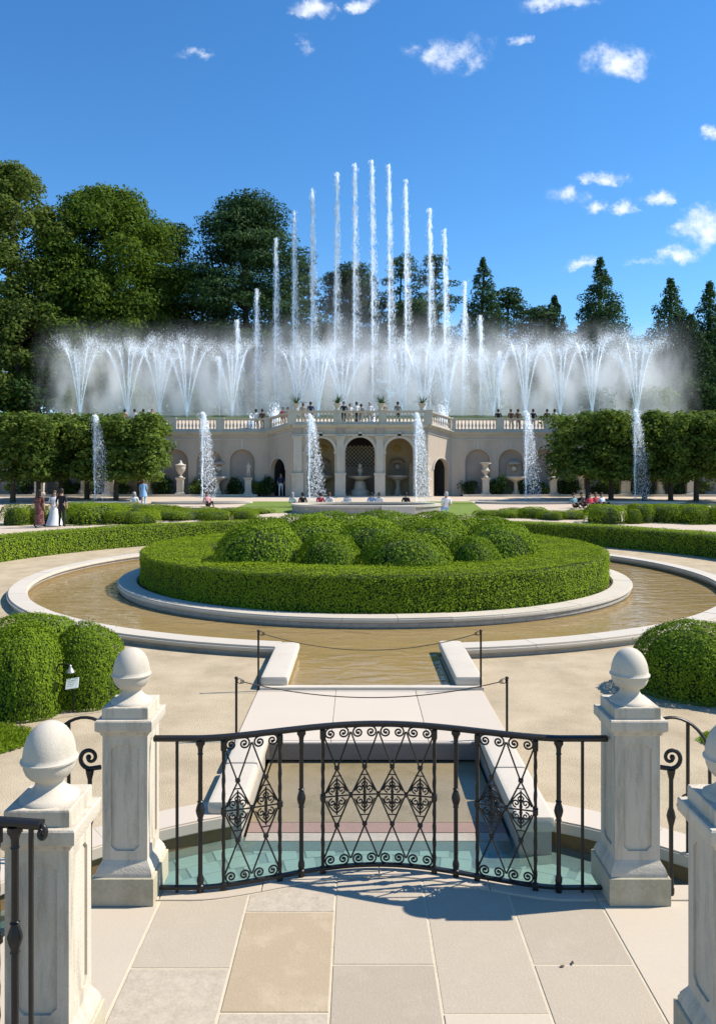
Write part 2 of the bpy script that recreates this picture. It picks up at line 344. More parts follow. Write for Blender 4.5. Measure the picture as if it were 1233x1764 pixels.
M['mound'] = leafmat('boxwood_leaves', ((.065,.115,.009),(.135,.21,.014),(.22,.305,.022)), .14, patch=.2, pscale=1.5)
M['farbox'] = leafmat('parterre_leaves', ((.08,.13,.012),(.17,.245,.018),(.27,.35,.025)), .35, patch=.2)
M['linden'] = leafmat('linden_leaves', ((.05,.085,.018),(.105,.155,.03),(.19,.245,.045)), .35, patch=.35, pscale=.5)
M['maple'] = leafmat('maple_leaves', ((.035,.065,.012),(.08,.13,.02),(.16,.215,.03)), .35, patch=.4, pscale=.12)
M['oak'] = leafmat('oak_leaves', ((.045,.068,.016),(.095,.13,.028),(.165,.20,.042)), .3, patch=.4, pscale=.12)
M['pine'] = leafmat('pine_needles', ((.014,.032,.014),(.034,.068,.026),(.075,.12,.038)), .2, patch=.3, pscale=.15)
M['spruce'] = leafmat('spruce_needles', ((.022,.05,.02),(.052,.10,.036),(.10,.16,.05)), .2, patch=.3, pscale=.15)
M['shrub'] = leafmat('shrub_leaves', ((.012,.03,.010),(.03,.065,.018),(.07,.12,.03)), .3, patch=.3)
M['wood'] = leafmat('woodland_leaves', ((.008,.018,.008),(.018,.035,.012),(.035,.06,.018)), .2, patch=.4, pscale=.1)
M['water'] = watermat('pool_water', (.97,.94,.84), 1.0, 2.6, (.8,1.5,1), .05, .024, (.38,.262,.105), .82, 1.55)
M['basinwater'] = watermat('basin_water', (.84,.95,.93), .25, 7.0, (1,1.6,1), .05, .03, (.22,.32,.28), .35)
def dropmat(name, col, mixf=.5, alpha=1.0):
    m, t, b = newmat(name); t.nodes.remove(b)
    d = nd(t, 'ShaderNodeBsdfDiffuse'); d.inputs['Color'].default_value = (*[c*.66 for c in col],1)
    r = nd(t, 'ShaderNodeBsdfTranslucent'); r.inputs['Color'].default_value = (*[c*.66 for c in col],1)
    mix = nd(t, 'ShaderNodeAddShader'); t.links.new(d.outputs[0], mix.inputs[0]); t.links.new(r.outputs[0], mix.inputs[1])
    o = mix.outputs[0]
    if alpha < 1:
        tp = nd(t, 'ShaderNodeBsdfTransparent'); m2 = nd(t, 'ShaderNodeMixShader'); m2.inputs[0].default_value = alpha
        t.links.new(tp.outputs[0], m2.inputs[1]); t.links.new(o, m2.inputs[2]); o = m2.outputs[0]
    t.links.new(o, t.nodes['Material Output'].inputs['Surface']); return m
M['drop'] = dropmat('water_drops', (.86,.90,.94))
M['stream'] = dropmat('white_water', (.88,.92,.95), .5, .7)

# ------------------------------------------------------------------ layout numbers (metres; camera stands at x=0, y=0)
AX = 0.15                      # axis of the rill and the railing
PC = (0.38, 19.2)              # centre of the round pool
RO, RI = 8.35, 7.95            # pool wall outer / inner radius
KI, KJ = 6.12, 5.68            # island kerb outer / inner
HO, HI = 5.60, 4.05            # island hedge outer / inner
BC, BR = (AX, 3.0), 3.2        # curved basin below the railing
CH = 1.03                      # half width of the rill
WATER_Z = -0.02; BASIN_Z = -0.185

# ---- ground with one hole for basin + rill + pool
def ground():
    bm = bmesh.new()
    def loop(pts):
        vs = [bm.verts.new((x,y,0)) for x,y in pts]
        return [bm.edges.new((vs[i], vs[(i+1)%len(vs)])) for i in range(len(vs))]
    outer = [(-60,-8),(60,-8),(60,31),(-60,31)]
    a1 = math.acos(CH/BR)
    pts = []
    aL = PI-a1
    n = 60
    for i in range(n+1):                       # basin, counter-clockwise the long way from left opening to right opening
        a = aL+(2*PI-(aL-a1))*i/n
        pts.append((BC[0]+BR*math.cos(a), BC[1]+BR*math.sin(a)))
    rr = RO-.2
    dxl, dxr = (AX-CH-PC[0]), (AX+CH-PC[0])
    ar = math.atan2(-math.sqrt(rr*rr-dxr*dxr), dxr); al = math.atan2(-math.sqrt(rr*rr-dxl*dxl), dxl)+2*PI
    for i in range(97):
        a = ar+(al-ar)*i/96
        pts.append((PC[0]+rr*math.cos(a), PC[1]+rr*math.sin(a)))
    ed = loop(outer)+loop(pts)
    bmesh.ops.triangle_fill(bm, use_beauty=True, use_dissolve=False, edges=ed)
    bmesh.ops.recalc_face_normals(bm, faces=bm.faces[:])
    if bm.faces[0].normal.z < 0: bmesh.ops.reverse_faces(bm, faces=bm.faces[:])
    me = bpy.data.meshes.new('ground'); bm.to_mesh(me); bm.free(); return me
tag(link('gravel_ground', ground(), M['gravel']), kind='structure')
# garden ground rising gently to the wall, and the wide land around
g = MB()
ys = [31,36,42,48,55,58.6]
for i in range(len(ys)-1):
    g.add([(-60,ys[i],gz(ys[i])),(60,ys[i],gz(ys[i])),(60,ys[i+1],gz(ys[i+1])),(-60,ys[i+1],gz(ys[i+1]))], [(0,1,2,3)])
tag(link('garden_ground', g.mesh('garden_ground'), M['path']), kind='structure')
g = MB().add([(-2500,-2500,-3.0),(2500,-2500,-3.0),(2500,3000,-3.0),(-2500,3000,-3.0)], [(0,1,2,3)])
tag(link('terrain', g.mesh('terrain'), M['grass']), kind='structure')

# ---- pool floor, water, walls
g = MB(); g.lathe([(KI-.1,-.33),(RO-.15,-.33)], 96, (PC[0],PC[1],0), cap=False)
g.add([(AX-CH-.1,5.9,-.33),(AX+CH+.1,5.9,-.33),(AX+CH+.1,12.2,-.335),(AX-CH-.1,12.2,-.335)], [(0,1,2,3)])
tag(link('pool_floor', g.mesh('pool_floor'), M['poolfloor']), kind='structure')
g = MB()
seg = 96
g.lathe([(KI-.05,WATER_Z),(RI+.05,WATER_Z)], seg, (PC[0],PC[1],0), cap=False)
tag(link('pool_water', g.mesh('pool_water', 60), M['water']), kind='structure')
yj = PC[1]-math.sqrt((RI+.05)**2-(AX-CH-PC[0])**2)
g = MB(); vs = [(AX-CH-.02,9.42,WATER_Z),(AX+CH+.02,9.42,WATER_Z)]
arc = []
for i in range(13):
    x = AX+CH+.02-(2*CH+.04)*i/12; arc.append((x, PC[1]-math.sqrt((RI+.05)**2-(x-PC[0])**2), WATER_Z))
g.add(vs+arc, [tuple(range(len(vs)+len(arc)))])
tag(link('inlet_water', g.mesh('inlet_water'), M['water']), kind='structure')

def ring_blocks(root, name, r0, r1, z0, z1, n, a_from, a_to, mat, gap=.005, bev=.02, sub=3):
    """a ring of separate coping stones sharing one mesh, each turned about the pool centre"""
    da = (a_to-a_from)/n; ga = gap/((r0+r1)/2)
    bm = bmesh.new(); rows = []
    for k in range(sub+1):
        a = -da/2+ga/2+(da-ga)*k/sub
        rows.append([bm.verts.new((r*math.cos(a), r*math.sin(a), z)) for r, z in ((r0,z0),(r1,z0),(r1,z1),(r0,z1))])
    for k in range(sub):
        for j in range(4): bm.faces.new((rows[k][j], rows[k][(j+1)%4], rows[k+1][(j+1)%4], rows[k+1][j]))
    bm.faces.new(rows[0][::-1]); bm.faces.new(rows[-1])
    bmesh.ops.recalc_face_normals(bm, faces=bm.faces[:])
    ends = set(bm.faces[-2:]) if False else {f for f in bm.faces if len(set(round(math.atan2(v.co.y,v.co.x),5) for v in f.verts)) == 1}
    sharp = [e for e in bm.edges if len(e.link_faces) == 2 and e.calc_face_angle() > .6 and not any(f in ends for f in e.link_faces)]
    bmesh.ops.bevel(bm, geom=sharp, offset=bev, segments=2, affect='EDGES')
    me = bpy.data.meshes.new(name); bm.to_mesh(me); bm.free()
    for p in me.polygons: p.use_smooth = True
    me.set_sharp_from_angle(angle=R(50))
    for i in range(n):
        a = a_from+da*(i+.5)
        weighted(link(name, me, mat, root, world=False, loc=(0,0,rng.uniform(-.003,.003)), rz=a))
# pool wall: body ring + coping stones, open at the rill
a0 = -PI/2+math.asin((AX+CH+.32-PC[0])/RO); a1 = 1.5*PI-math.asin((PC[0]-(AX-CH-.32))/RO)
wall = thing('pool_wall', 'long low pale stone wall ringing the round pool', 'wall', (PC[0],PC[1],0))
g = MB(); g.lathe([(RI+.05,-.35),(RI+.05,.07),(RO-.05,.07),(RO-.05,-.35)], 120, (0,0,0), cap=False, a0=a0, a1=a1)
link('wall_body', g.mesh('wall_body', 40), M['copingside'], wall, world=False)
g = MB(); g.lathe([(RI+.046,-.30),(RI+.046,.02)], 120, (0,0,0), cap=False, a0=a0, a1=a1)
link('waterline_band', g.mesh('waterline_band', 40), M['ochre'], wall, world=False)
ring_blocks(wall, 'coping_stone', RI, RO, .07, .16, 44, a0, a1, M['coping'], bev=.03)
isl = thing('island_kerb', 'round pale stone kerb around the hedged island in the pool', 'kerb', (PC[0],PC[1],0))
g = MB(); g.lathe([(KI-.06,-.35),(KI-.06,.06),(KJ+.02,.06),(KJ+.02,-.2)], 120, (0,0,0), cap=False)
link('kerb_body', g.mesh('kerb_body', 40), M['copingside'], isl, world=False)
ring_blocks(isl, 'kerb_face_stone', KI-.12, KI-.03, .005, .078, 56, 0, 2*PI, M['copingside'], bev=.008)
ring_blocks(isl, 'coping_stone', KJ, KI, .08, .165, 40, 0.05, 2*PI+.05, M['coping'], bev=.025)
g = MB(); g.lathe([(0.001,.14),(KJ+.05,.10)], 64, (PC[0],PC[1],0), cap=False)
tag(link('island_soil', g.mesh('island_soil'), M['soil']), kind='structure')

# ---- rill between pool and basin: inlet walls, lip, bridge slab, trough
def side_coping(name, label, x0, x1, y0, y1, z1, joints, mat=None):
    root = thing(name, label, 'wall', ((x0+x1)/2, y0, 0))
    ycuts = [y0]+joints+[y1]
    for i in range(len(ycuts)-1):
        g = MB(); g.box(x0, x1, ycuts[i]+.004, ycuts[i+1]-.004, z1-.13, z1, .045)
        weighted(link('coping_stone', g.mesh('coping_stone', 40), mat or M['coping'], root))
    g = MB(); g.box(x0+.03, x1-.03, y0+.02, y1-.02, -.34, z1-.12)
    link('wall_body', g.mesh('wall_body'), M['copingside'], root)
side_coping('inlet_wall', 'left rounded stone cheek wall where the pool narrows to the bridge', AX-CH-.32, AX-CH+.02, 9.42, 11.35, .16, [])
side_coping('inlet_wall', 'right rounded stone cheek wall where the pool narrows to the bridge', AX+CH+.02, AX+CH+.36, 9.42, 11.45, .16, [])
side_coping('trough_wall', 'left rounded stone coping of the trough behind the railing', AX-CH-.30, AX-CH, 5.98, 7.60, .11, [6.8])
side_coping('trough_wall', 'right rounded stone coping of the trough behind the railing', AX+CH, AX+CH+.30, 5.72, 7.60, .11, [6.7])
br = thing('footbridge', 'pale stone slab footbridge crossing the rill before the pool', 'bridge', (AX,8.4,0))
xs = [AX-CH-.34, AX-.42, AX+.55, AX+CH+.34]
for i in range(3):
    g = MB(); g.box(xs[i]+.002, xs[i+1]-.002, 7.55, 9.34, -.155, .016, .008)
    weighted(link('deck_slab', g.mesh('deck_slab', 40), M['bridge'], br))
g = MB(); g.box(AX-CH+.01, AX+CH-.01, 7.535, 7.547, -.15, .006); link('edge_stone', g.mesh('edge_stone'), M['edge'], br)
g = MB(); g.box(AX-CH-.32, AX+CH+.36, 9.345, 9.46, -.33, .05, .012)
weighted(link('lip_stone', g.mesh('lip_stone', 40), M['coping'], br))
tr = thing('stone_trough', 'sunken tan stone trough between footbridge and basin', 'trough', (AX,6.6,-.2))
g = MB(); g.box(AX-CH, AX+CH, 6.255, 9.3, -.329, -.175, .004); link('trough_floor', g.mesh('trough_floor'), M['trough'], tr)
g = MB(); g.box(AX-CH, AX+CH, 6.083, 6.252, -.40, -.176, .004); link('red_step', g.mesh('red_step'), M['redstone'], tr)
g = MB(); g.box(AX-CH, AX+CH, 5.95, 6.08, -.40, -.1795, .004); link('grey_step', g.mesh('grey_step'), M['copingside'], tr)
# ---- curved basin below the railing
bas = thing('curved_basin', 'teal tiled curved basin of water below the iron railing', 'basin', (BC[0],BC[1],0))
g = MB(); g.lathe([(1.9,-.265),(BR+.1,-.265)], 96, (0,0,0), cap=False); link('tile_joints', g.mesh('tile_joints'), M['tealjoint'], bas, world=False)
tw = .155
for ring, (ra, rb) in enumerate([(2.10+i*.158, 2.252+i*.158) for i in range(7)]):
    nt = int(2*PI*rb/.30); da = 2*PI/nt
    g = MB(); aa = [PI/2-da/2+.012+ (da-.024)*k/2 for k in range(3)]
    vs = [(r*math.cos(a), r*math.sin(a), z) for a in aa for r, z in ((ra,-.27),(rb,-.27),(rb,-.255),(ra,-.255))]
    fs = []
    for k in range(2):
        for j in range(4): fs.append((k*4+j, k*4+(j+1)%4, k*4+4+(j+1)%4, k*4+4+j))
    g.add(vs, fs); me = g.mesh('tile')
    for k in range(nt):
        a = da*(k+.5*(ring%2)); a = (a+PI) % (2*PI)-PI
        if abs(a) < 1.25: link('tile', me, M['teal'], bas, world=False, loc=(0,0,0), rz=a)
g = MB(); g.lathe([(1.9,BASIN_Z),(BR-.005,BASIN_Z)], 96, (0,0,0), cap=False); link('water', g.mesh('basin_water'), M['basinwater'], bas, world=False)
ca = math.acos(CH/BR)
for side, (b0, b1) in enumerate(((ca-.03, -.9), (PI-ca+.03, PI+.9))):
    g = MB(); lo, hi = min(b0,b1), max(b0,b1)
    g.lathe([(BR+.01,-.36),(BR+.01,-.085)], 40, (0,0,0), cap=False, a0=lo, a1=hi); link('waterline_wall', g.mesh('waterline_wall',40), M['ochre'], bas, world=False)
    n = 7; 
    ring_blocks(bas, 'coping_stone', BR-.02, BR+.30, -.085, .012, n, lo, hi, M['bridge'], bev=.012, sub=4)

# ---- terrace with flagstones
def fence_y(x):
    u = abs(x-AX*0.9)
    if u > 1.16: return 4.89
    return 4.89+.285*(math.cos(PI*u/1.16)*.5+.5)**.8
FX = np.linspace(-1.9, 2.2, 61)
edge = [(x, fence_y(x)+.085) for x in FX]
edge = [(x, max(y, 4.975)) for x, y in edge]
terr = [(-2.05,2.2),(2.35,2.2),(2.35,4.6)]+[(x,y) for x,y in edge[::-1]]+[(-2.05,4.6)]
g = MB(); g.prism(terr, -.6, -.004)
ter = link('terrace_floor', g.mesh('terrace_floor'), M['mortar']); tag(ter, kind='structure')
back = MB(); back.prism([(-6,-6),(6,-6),(6,2.2),(-6,2.2)], -.6, .006)
tag(link('upper_landing', back.mesh('upper_landing'), M['slab']), kind='structure')
def slab(poly, mat, dz=0.0):
    bm = bmesh.new(); vs = [bm.verts.new((x,y,0)) for x,y in poly]; f = bm.faces.new(vs)
    bmesh.ops.recalc_face_normals(bm, faces=[f])
    if f.normal.z < 0: bmesh.ops.reverse_faces(bm, faces=[f])
    r = bmesh.ops.extrude_face_region(bm, geom=[f]); top = [v for v in r['geom'] if isinstance(v, bmesh.types.BMVert)]
    for v in vs: v.co.z = -.022
    for v in top: v.co.z = dz
    bmesh.ops.recalc_face_normals(bm, faces=bm.faces[:])
    te = [e for e in bm.edges if all(abs(v.co.z-dz) < 1e-5 for v in e.verts)]
    bmesh.ops.bevel(bm, geom=te, offset=.003, segments=1, affect='EDGES')
    me = bpy.data.meshes.new('flagstone'); bm.to_mesh(me); bm.free()
    return link('flagstone', me, M[mat], ter)
JX = [-2.04,-1.235,-.69,-.142,.42,.955,1.51,2.34]
j = .006
def kerb_in(x): return fence_y(x)-.09
def top_poly(x0, x1, y0):
    xs_ = np.linspace(x1-j, x0+j, 9)
    return [(x0+j,y0+j),(x1-j,y0+j)]+[(x,kerb_in(x)-j) for x in xs_]
cols = {0:([2.2,3.35],'slab_pale'),1:([2.2,3.05,4.15],'slab'),2:([2.2,3.0,3.81,4.68],'slab'),3:([2.2,3.2,4.18],'slab'),4:([2.2,3.0,3.80],'slab'),5:([2.2,3.3,4.18],'slab'),6:([2.2,3.5],'slab_pale')}
special = {(1,1):'slab_rough',(2,2):'slab_warm',(2,3):'slab_rough',(2,1):'slab_rough',(4,1):'slab_pale'}
for c, (yy, m) in cols.items():
    x0, x1 = JX[c], JX[c+1]
    for k in range(len(yy)):
        mm = special.get((c,k), m); dz = rng.uniform(-.002,.002)
        if k < len(yy)-1: slab([(x0+j,yy[k]+j),(x1-j,yy[k]+j),(x1-j,yy[k+1]-j),(x0+j,yy[k+1]-j)], mm, dz)
        else: slab(top_poly(x0,x1,yy[k]), mm, dz)
kx = [-1.9,-1.25,-.62,.14,.85,1.5,2.2]                     # curved border stones under the railing
for i in range(6):
    a = np.linspace(kx[i]+.003, kx[i+1]-.003, 10)
    slab([(x,kerb_in(x)+.003) for x in a]+[(x,fence_y(x)+.085) for x in a[::-1]], 'slab_pale', .006)

# ------------------------------------------------------------------ stone piers with ball finials
def make_pier():
    root = thing('stone_pier', 'x', 'pier')
    g = MB(); g.sqloft([(.19,0),(.19,.165),(.183,.17)]); link('base_block', g.mesh('base_block'), M['limedirty'], root, world=False)
    g = MB(); g.sqloft([(.176,.17),(.176,.188),(.170,.200),(.168,.212),(.155,.235),(.146,.25),(.140,.262)]); link('base_moulding', g.mesh('base_moulding', 30), M['lime'], root, world=False)
    # shaft with a sunken, notched panel on each face
    bm = bmesh.new(); w = .140; z0, z1 = .262, 1.04
    g = MB(); g.sqloft([(w-.012,z0),(w-.012,z1)])
    def frame(side):
        # rectangular face with an eight-cornered opening
        n = .03; px, pz0, pz1 = .088, z0+.055, z1-.06
        inner = [(-px+n,pz0),(px-n,pz0),(px,pz0+n),(px,pz1-n),(px-n,pz1),(-px+n,pz1),(-px,pz1-n),(-px,pz0+n)]
        outer = [(-w+.0,z0),(w-.0,z0),(w,z0),(w,z1),(w,z1),(-w,z1),(-w,z1),(-w,z0)]
        vs = []
        for d in (0,1):
            for (u, z) in inner: vs.append((u,z, w if d == 0 else w-.012))
        for (u, z) in outer: vs.append((u,z,w))
        fs = []
        for k in range(8):
            q = (k+1) % 8
            fs.append((k, q, 8+q, 8+k)); fs.append((16+k, 16+q, q, k))
        ca, sa = math.cos(side*PI/2), math.sin(side*PI/2)
        return [(u*ca+d*sa, u*sa-d*ca, z) for (u,z,d) in vs], fs
    for s_ in range(4): g.add(*frame(s_))
    me = g.mesh('shaft'); link('shaft', me, M['lime'], root, world=False)
    g = MB(); g.sqloft([(.141,1.035),(.150,1.045),(.152,1.058),(.163,1.066),(.175,1.075),(.177,1.08),(.177,1.132),(.172,1.14)]); link('cap', g.mesh('cap', 30), M['lime'], root, world=False)
    g = MB(); g.sqloft([(.143,1.14),(.143,1.205),(.140,1.212)]); link('plinth', g.mesh('plinth'), M['lime'], root, world=False)
    prof = [(.128,1.212),(.126,1.222),(.108,1.232),(.082,1.250),(.066,1.268),(.060,1.285),(.064,1.297),(.085,1.310),(.102,1.33),(.112,1.355),(.115,1.378),(.124,1.382),(.125,1.390),(.117,1.396)]
    for k in range(1,15):
        a = PI/2*k/14; prof.append((.115*math.cos(a)**.92 if k < 14 else .001, 1.396+.160*math.sin(a)))
    g = MB(); g.lathe(prof, 40); link('ball_finial', g.mesh('ball_finial', 50), M['limeball'], root, world=False)
    return root
def copy_tree(o, parent=None):
    c = o.copy(); C.objects.link(c); c.parent = parent
    for ch in list(o.children): copy_tree(ch, c)
    return c
pier = make_pier()
for i, (x, y, lab) in enumerate([(-1.455,4.925,'pale stone pier with ball finial holding the left end of the iron railing'),
                                 (1.745,4.925,'pale stone pier with ball finial holding the right end of the iron railing'),
                                 (-1.40,3.48,'near pale stone pier with large ball finial at the left edge of the picture'),
                                 (1.70,3.48,'near pale stone pier cut off by the right edge of the picture')]):
    p = pier if i == 0 else copy_tree(pier)
    p.location = (x,y,.003); p['label'] = lab; p['group'] = 'stone piers of the terrace'

# ------------------------------------------------------------------ wrought iron railing
ZB, ZT = .035, .985
def spiral(cx, cz, r0, turns, a_start, dirn, n=22, rend=.18):
    pts = []
    for i in range(n+1):
        t = i/n; a = a_start+dirn*2*PI*turns*t; r = r0*(1-t*(1-rend))
        pts.append((cx+r*math.cos(a), 0, cz+r*math.sin(a)))
    return pts
def ball_mesh(g, c, r): g.lathe([(r*math.sin(a)+1e-4, -r*math.cos(a)) for a in np.linspace(0,PI,7)], 8, c, cap=False)
W = .184
def scroll_pair_mesh(top=True):
    g = MB(); s = 1 if top else -1; z = ZT-.052 if top else ZB+.048
    for sx in (-1, 1):
        cx = sx*W*.235
        pts = spiral(cx, z, .038, 1.55, (PI/2 if top else -PI/2), (-1 if (sx > 0) == top else 1), 26, .16)
        pts = [(cx-sx*.036, 0, z+s*.040)]+pts
        g.tube(pts, .0062, 5)
        ball_mesh(g, (pts[-1][0],0,pts[-1][2]), .010)
    g.tube([(-W/2+.01,0,z+s*.042),(W/2-.01,0,z+s*.042)], .006, 4)
    return g.mesh('scroll_pair', 60)
def lattice_mesh():
    g = MB(); zt, zb = ZT-.02, ZB+.02; zu, zm, zl = .70, .51, .315
    for sx in (-1,1):
        pts = [(sx*W/2*.98,0,zt-.03),(0+sx*.004,.0,zu),(-sx*W/2*.97,0,zm),(-sx*.004,0,zl),(sx*W/2*.98,0,zb+.03)]
        for k in range(4): g.tube([pts[k], pts[k+1]], .0058, 5)
    for z in (zu, zl):
        g.box(-.016,.016,-.010,.010,z-.012,z+.012,.003)
    for sx in (-1,1): g.box(sx*W/2-.012, sx*W/2+.012,-.009,.009,zm-.016,zm+.016,.003)
    return g.mesh('lozenge_lattice', 60)
def filigree_mesh():
    g = MB(); zm = .51
    for sx in (-1,1):
        for sz in (-1,1):
            c = (sx*.030, zm+sz*.040)
            g.tube(spiral(c[0], c[1], .026, 1.3, (-PI/2 if sz > 0 else PI/2), sx*sz, 20, .15), .0052, 5)
            g.tube([(0,0,zm+sz*.115),(sx*.026,0,zm+sz*.092),(sx*.050,0,zm+sz*.062),(sx*.066,0,zm+sz*.025)], .0048, 5)
            g.tube([(0,0,zm+sz*.092),(sx*.018,0,zm+sz*.074),(sx*.012,0,zm+sz*.055)], .0055, 5)
    g.tube([(-.078,0,zm),(.078,0,zm)], .0055, 5)
    g.tube([(0,0,zm-.125),(0,0,zm-.03),(0,0,zm+.03),(0,0,zm+.125)], [.005,.010,.010,.005], 6)
    g.tube([(-.030,0,zm+.135),(.030,0,zm+.135)], .0045, 4); g.tube([(-.030,0,zm-.135),(.030,0,zm-.135)], .0045, 4)
    for sz in (-1,1):
        ball_mesh(g, (0,0,zm+sz*.055), .014); ball_mesh(g, (0,0,zm+sz*.020), .012)
    return g.mesh('filigree', 60)
SCT, SCB, LAT, FIL = scroll_pair_mesh(True), scroll_pair_mesh(False), lattice_mesh(), filigree_mesh()
def bal_mesh():
    p = [(.020,.0),(.021,.03),(.024,.035),(.024,.05),(.018,.056),(.023,.075),(.022,.095),(.0155,.115),(.0145,.13),(.0145,.46),(.020,.465),(.016,.475),(.026,.505),(.030,.525),(.026,.545),(.016,.575),(.021,.585),(.0145,.592),
         (.0145,.88),(.019,.888),(.015,.896),(.016,.92),(.022,.94),(.030,.95),(.030,.975)]
    g = MB(); g.lathe(p, 10); return g.mesh('baluster', 40)
BAL = bal_mesh()
g = MB(); g.tube([(0,0,-.01),(0,0,.4),(0,0,.98)], .0105, 6); BAR = g.mesh('bar', 60)
def panelbar():
    g = MB(); pts = []; rr = []
    for i in range(34):
        pts.append((.0012*math.sin(i*2.1), .0012*math.cos(i*1.7), -.012+i*.03)); rr.append(.0125+.0018*math.sin(i*1.9))
    g.tube(pts, rr, 6); g.box(-.017,.017,-.017,.017,.49,.53,.004); g.box(-.018,.018,-.016,.016,.90,.965,.005); g.box(-.018,.018,-.016,.016,-.012,.05,.005)
    return g.mesh('panel_bar', 60)
PBAR = panelbar()
def rail_mesh(pts, prof, name):
    """sweep a 2-D section (across, up) along a plan curve at given height"""
    g = MB(); n = len(prof); vs = []; fs = []; m = len(pts)
    for i, p in enumerate(pts):
        a = Vector(pts[max(i-1,0)]); b = Vector(pts[min(i+1,m-1)]); t = (b-a); t.z = 0; t.normalize(); nr = Vector((-t.y,t.x,0))
        for (u, z) in prof: vs.append(Vector(p)+nr*u+Vector((0,0,z)))
    for i in range(m-1):
        for k in range(n): fs.append((i*n+k, i*n+(k+1)%n, (i+1)*n+(k+1)%n, (i+1)*n+k))
    fs += [tuple(range(n)), tuple(range((m-1)*n, m*n))[::-1]]
    return g.add(vs, fs).mesh(name, 50)
TOPP = [(-.019,-.008),(-.012,-.016),(.012,-.016),(.019,-.008),(.027,.002),(.026,.012),(.013,.019),(-.013,.019),(-.026,.012),(-.027,.002)]
BOTP = [(-.016,-.009),(.016,-.009),(.016,.009),(-.016,.009)]
def build_railing(root, curve, base, items):
    """curve(s)->(x,y,angle); items: (kind, x)"""
    pass
rail = thing('iron_railing', 'black wrought iron railing with scrolls and lozenges bowed out between two piers', 'railing', (AX,4.89,0))
xsr = np.linspace(-1.30, 1.59, 73)
link('top_rail', rail_mesh([(x,fence_y(x),ZT) for x in xsr], TOPP, 'top_rail'), M['iron'], rail)
link('bottom_rail', rail_mesh([(x,fence_y(x),ZB) for x in xsr], BOTP, 'bottom_rail'), M['iron'], rail)
def fang(x): return math.atan2(fence_y(x+.01)-fence_y(x-.01), .02)
def put(name, me, x):
    y = fence_y(x)
    return link(name, me, M['iron'], rail, world=False, loc=(x-AX, y-4.89, 0), rz=fang(x))
def Xi(px, d=None):
    x = 0.0
    for _ in range(6): x = (px-CXI)/F*fence_y(x)
    return x
for px in (305,1003): put('bar', BAR, Xi(px))
for px in (345,519,785,962): put('baluster', BAL, Xi(px))
for px in (385,482,556,748,822,922): put('panel_bar', PBAR, Xi(px))
for (pa, pb, n) in ((385,482,2),(556,748,4),(822,922,2)):
    xa, xb = Xi(pa), Xi(pb)
    for k in range(n):
        x = xa+(xb-xa)*(k+.5)/n; sxx = ((xb-xa)/n)/math.cos(fang(x))/W
        for nm, me in (('scroll_pair',SCT),('scroll_pair',SCB),('lozenge_lattice',LAT)):
            o = put(nm, me, x); o.scale = (sxx,1,1)
        link('filigree', FIL, M['iron'], o, world=False, loc=(0,0,0))
# stair railing standing in front of the near left pier
sr = thing('stair_railing', 'black iron stair railing at the left edge before the near pier', 'railing', (-1.9,3.2,.29))
def srp(t): return (-1.285-1.3*t, 3.076+.55*t-.12*math.sin(PI*t))
link('top_rail', rail_mesh([(*srp(t),.29+ZT) for t in np.linspace(-.012,1,20)], TOPP, 'stair_top_rail'), M['iron'], sr)
link('bottom_rail', rail_mesh([(*srp(t),.29+ZB) for t in np.linspace(0,1,20)], BOTP, 'stair_bottom_rail'), M['iron'], sr)
for t, nm, me in ((.022,'bar',BAR),(.075,'baluster',BAL),(.135,'panel_bar',PBAR),(.28,'panel_bar',PBAR),(.36,'baluster',BAL),(.5,'bar',BAR),(.7,'bar',BAR),(.98,'baluster',BAL)):
    x, y = srp(t); link(nm, me, M['iron'], sr, world=False, loc=(x+1.9,y-3.2,0), rz=-.3)
x, y = srp(.207)
for nm, me in (('scroll_pair',SCT),('scroll_pair',SCB),('lozenge_lattice',LAT)):
    o = link(nm, me, M['iron'], sr, world=False, loc=(x+1.9,y-3.2,0), rz=-.3)
link('filigree', FIL, M['iron'], o, world=False, loc=(0,0,0))
g = MB(); x, y = srp(-.012); pts = [(x,y,.29+ZT)]+[(x+.018*math.sin(a)*(1-a/9)+.004, y-.005, .29+ZT-.03+.03*math.cos(a)*(1-a/9)) for a in np.linspace(.2,5.5,14)]
g.tube(pts, .011, 6); link('end_scroll', g.mesh('end_scroll', 60), M['iron'], sr)
g = MB(); g.box(-3.4,-1.26,2.2,3.27,-.02,.275,.012); tag(link('stair_step', g.mesh('stair_step'), M['slab']), 'pale stone step under the stair railing at the left edge', 'step')
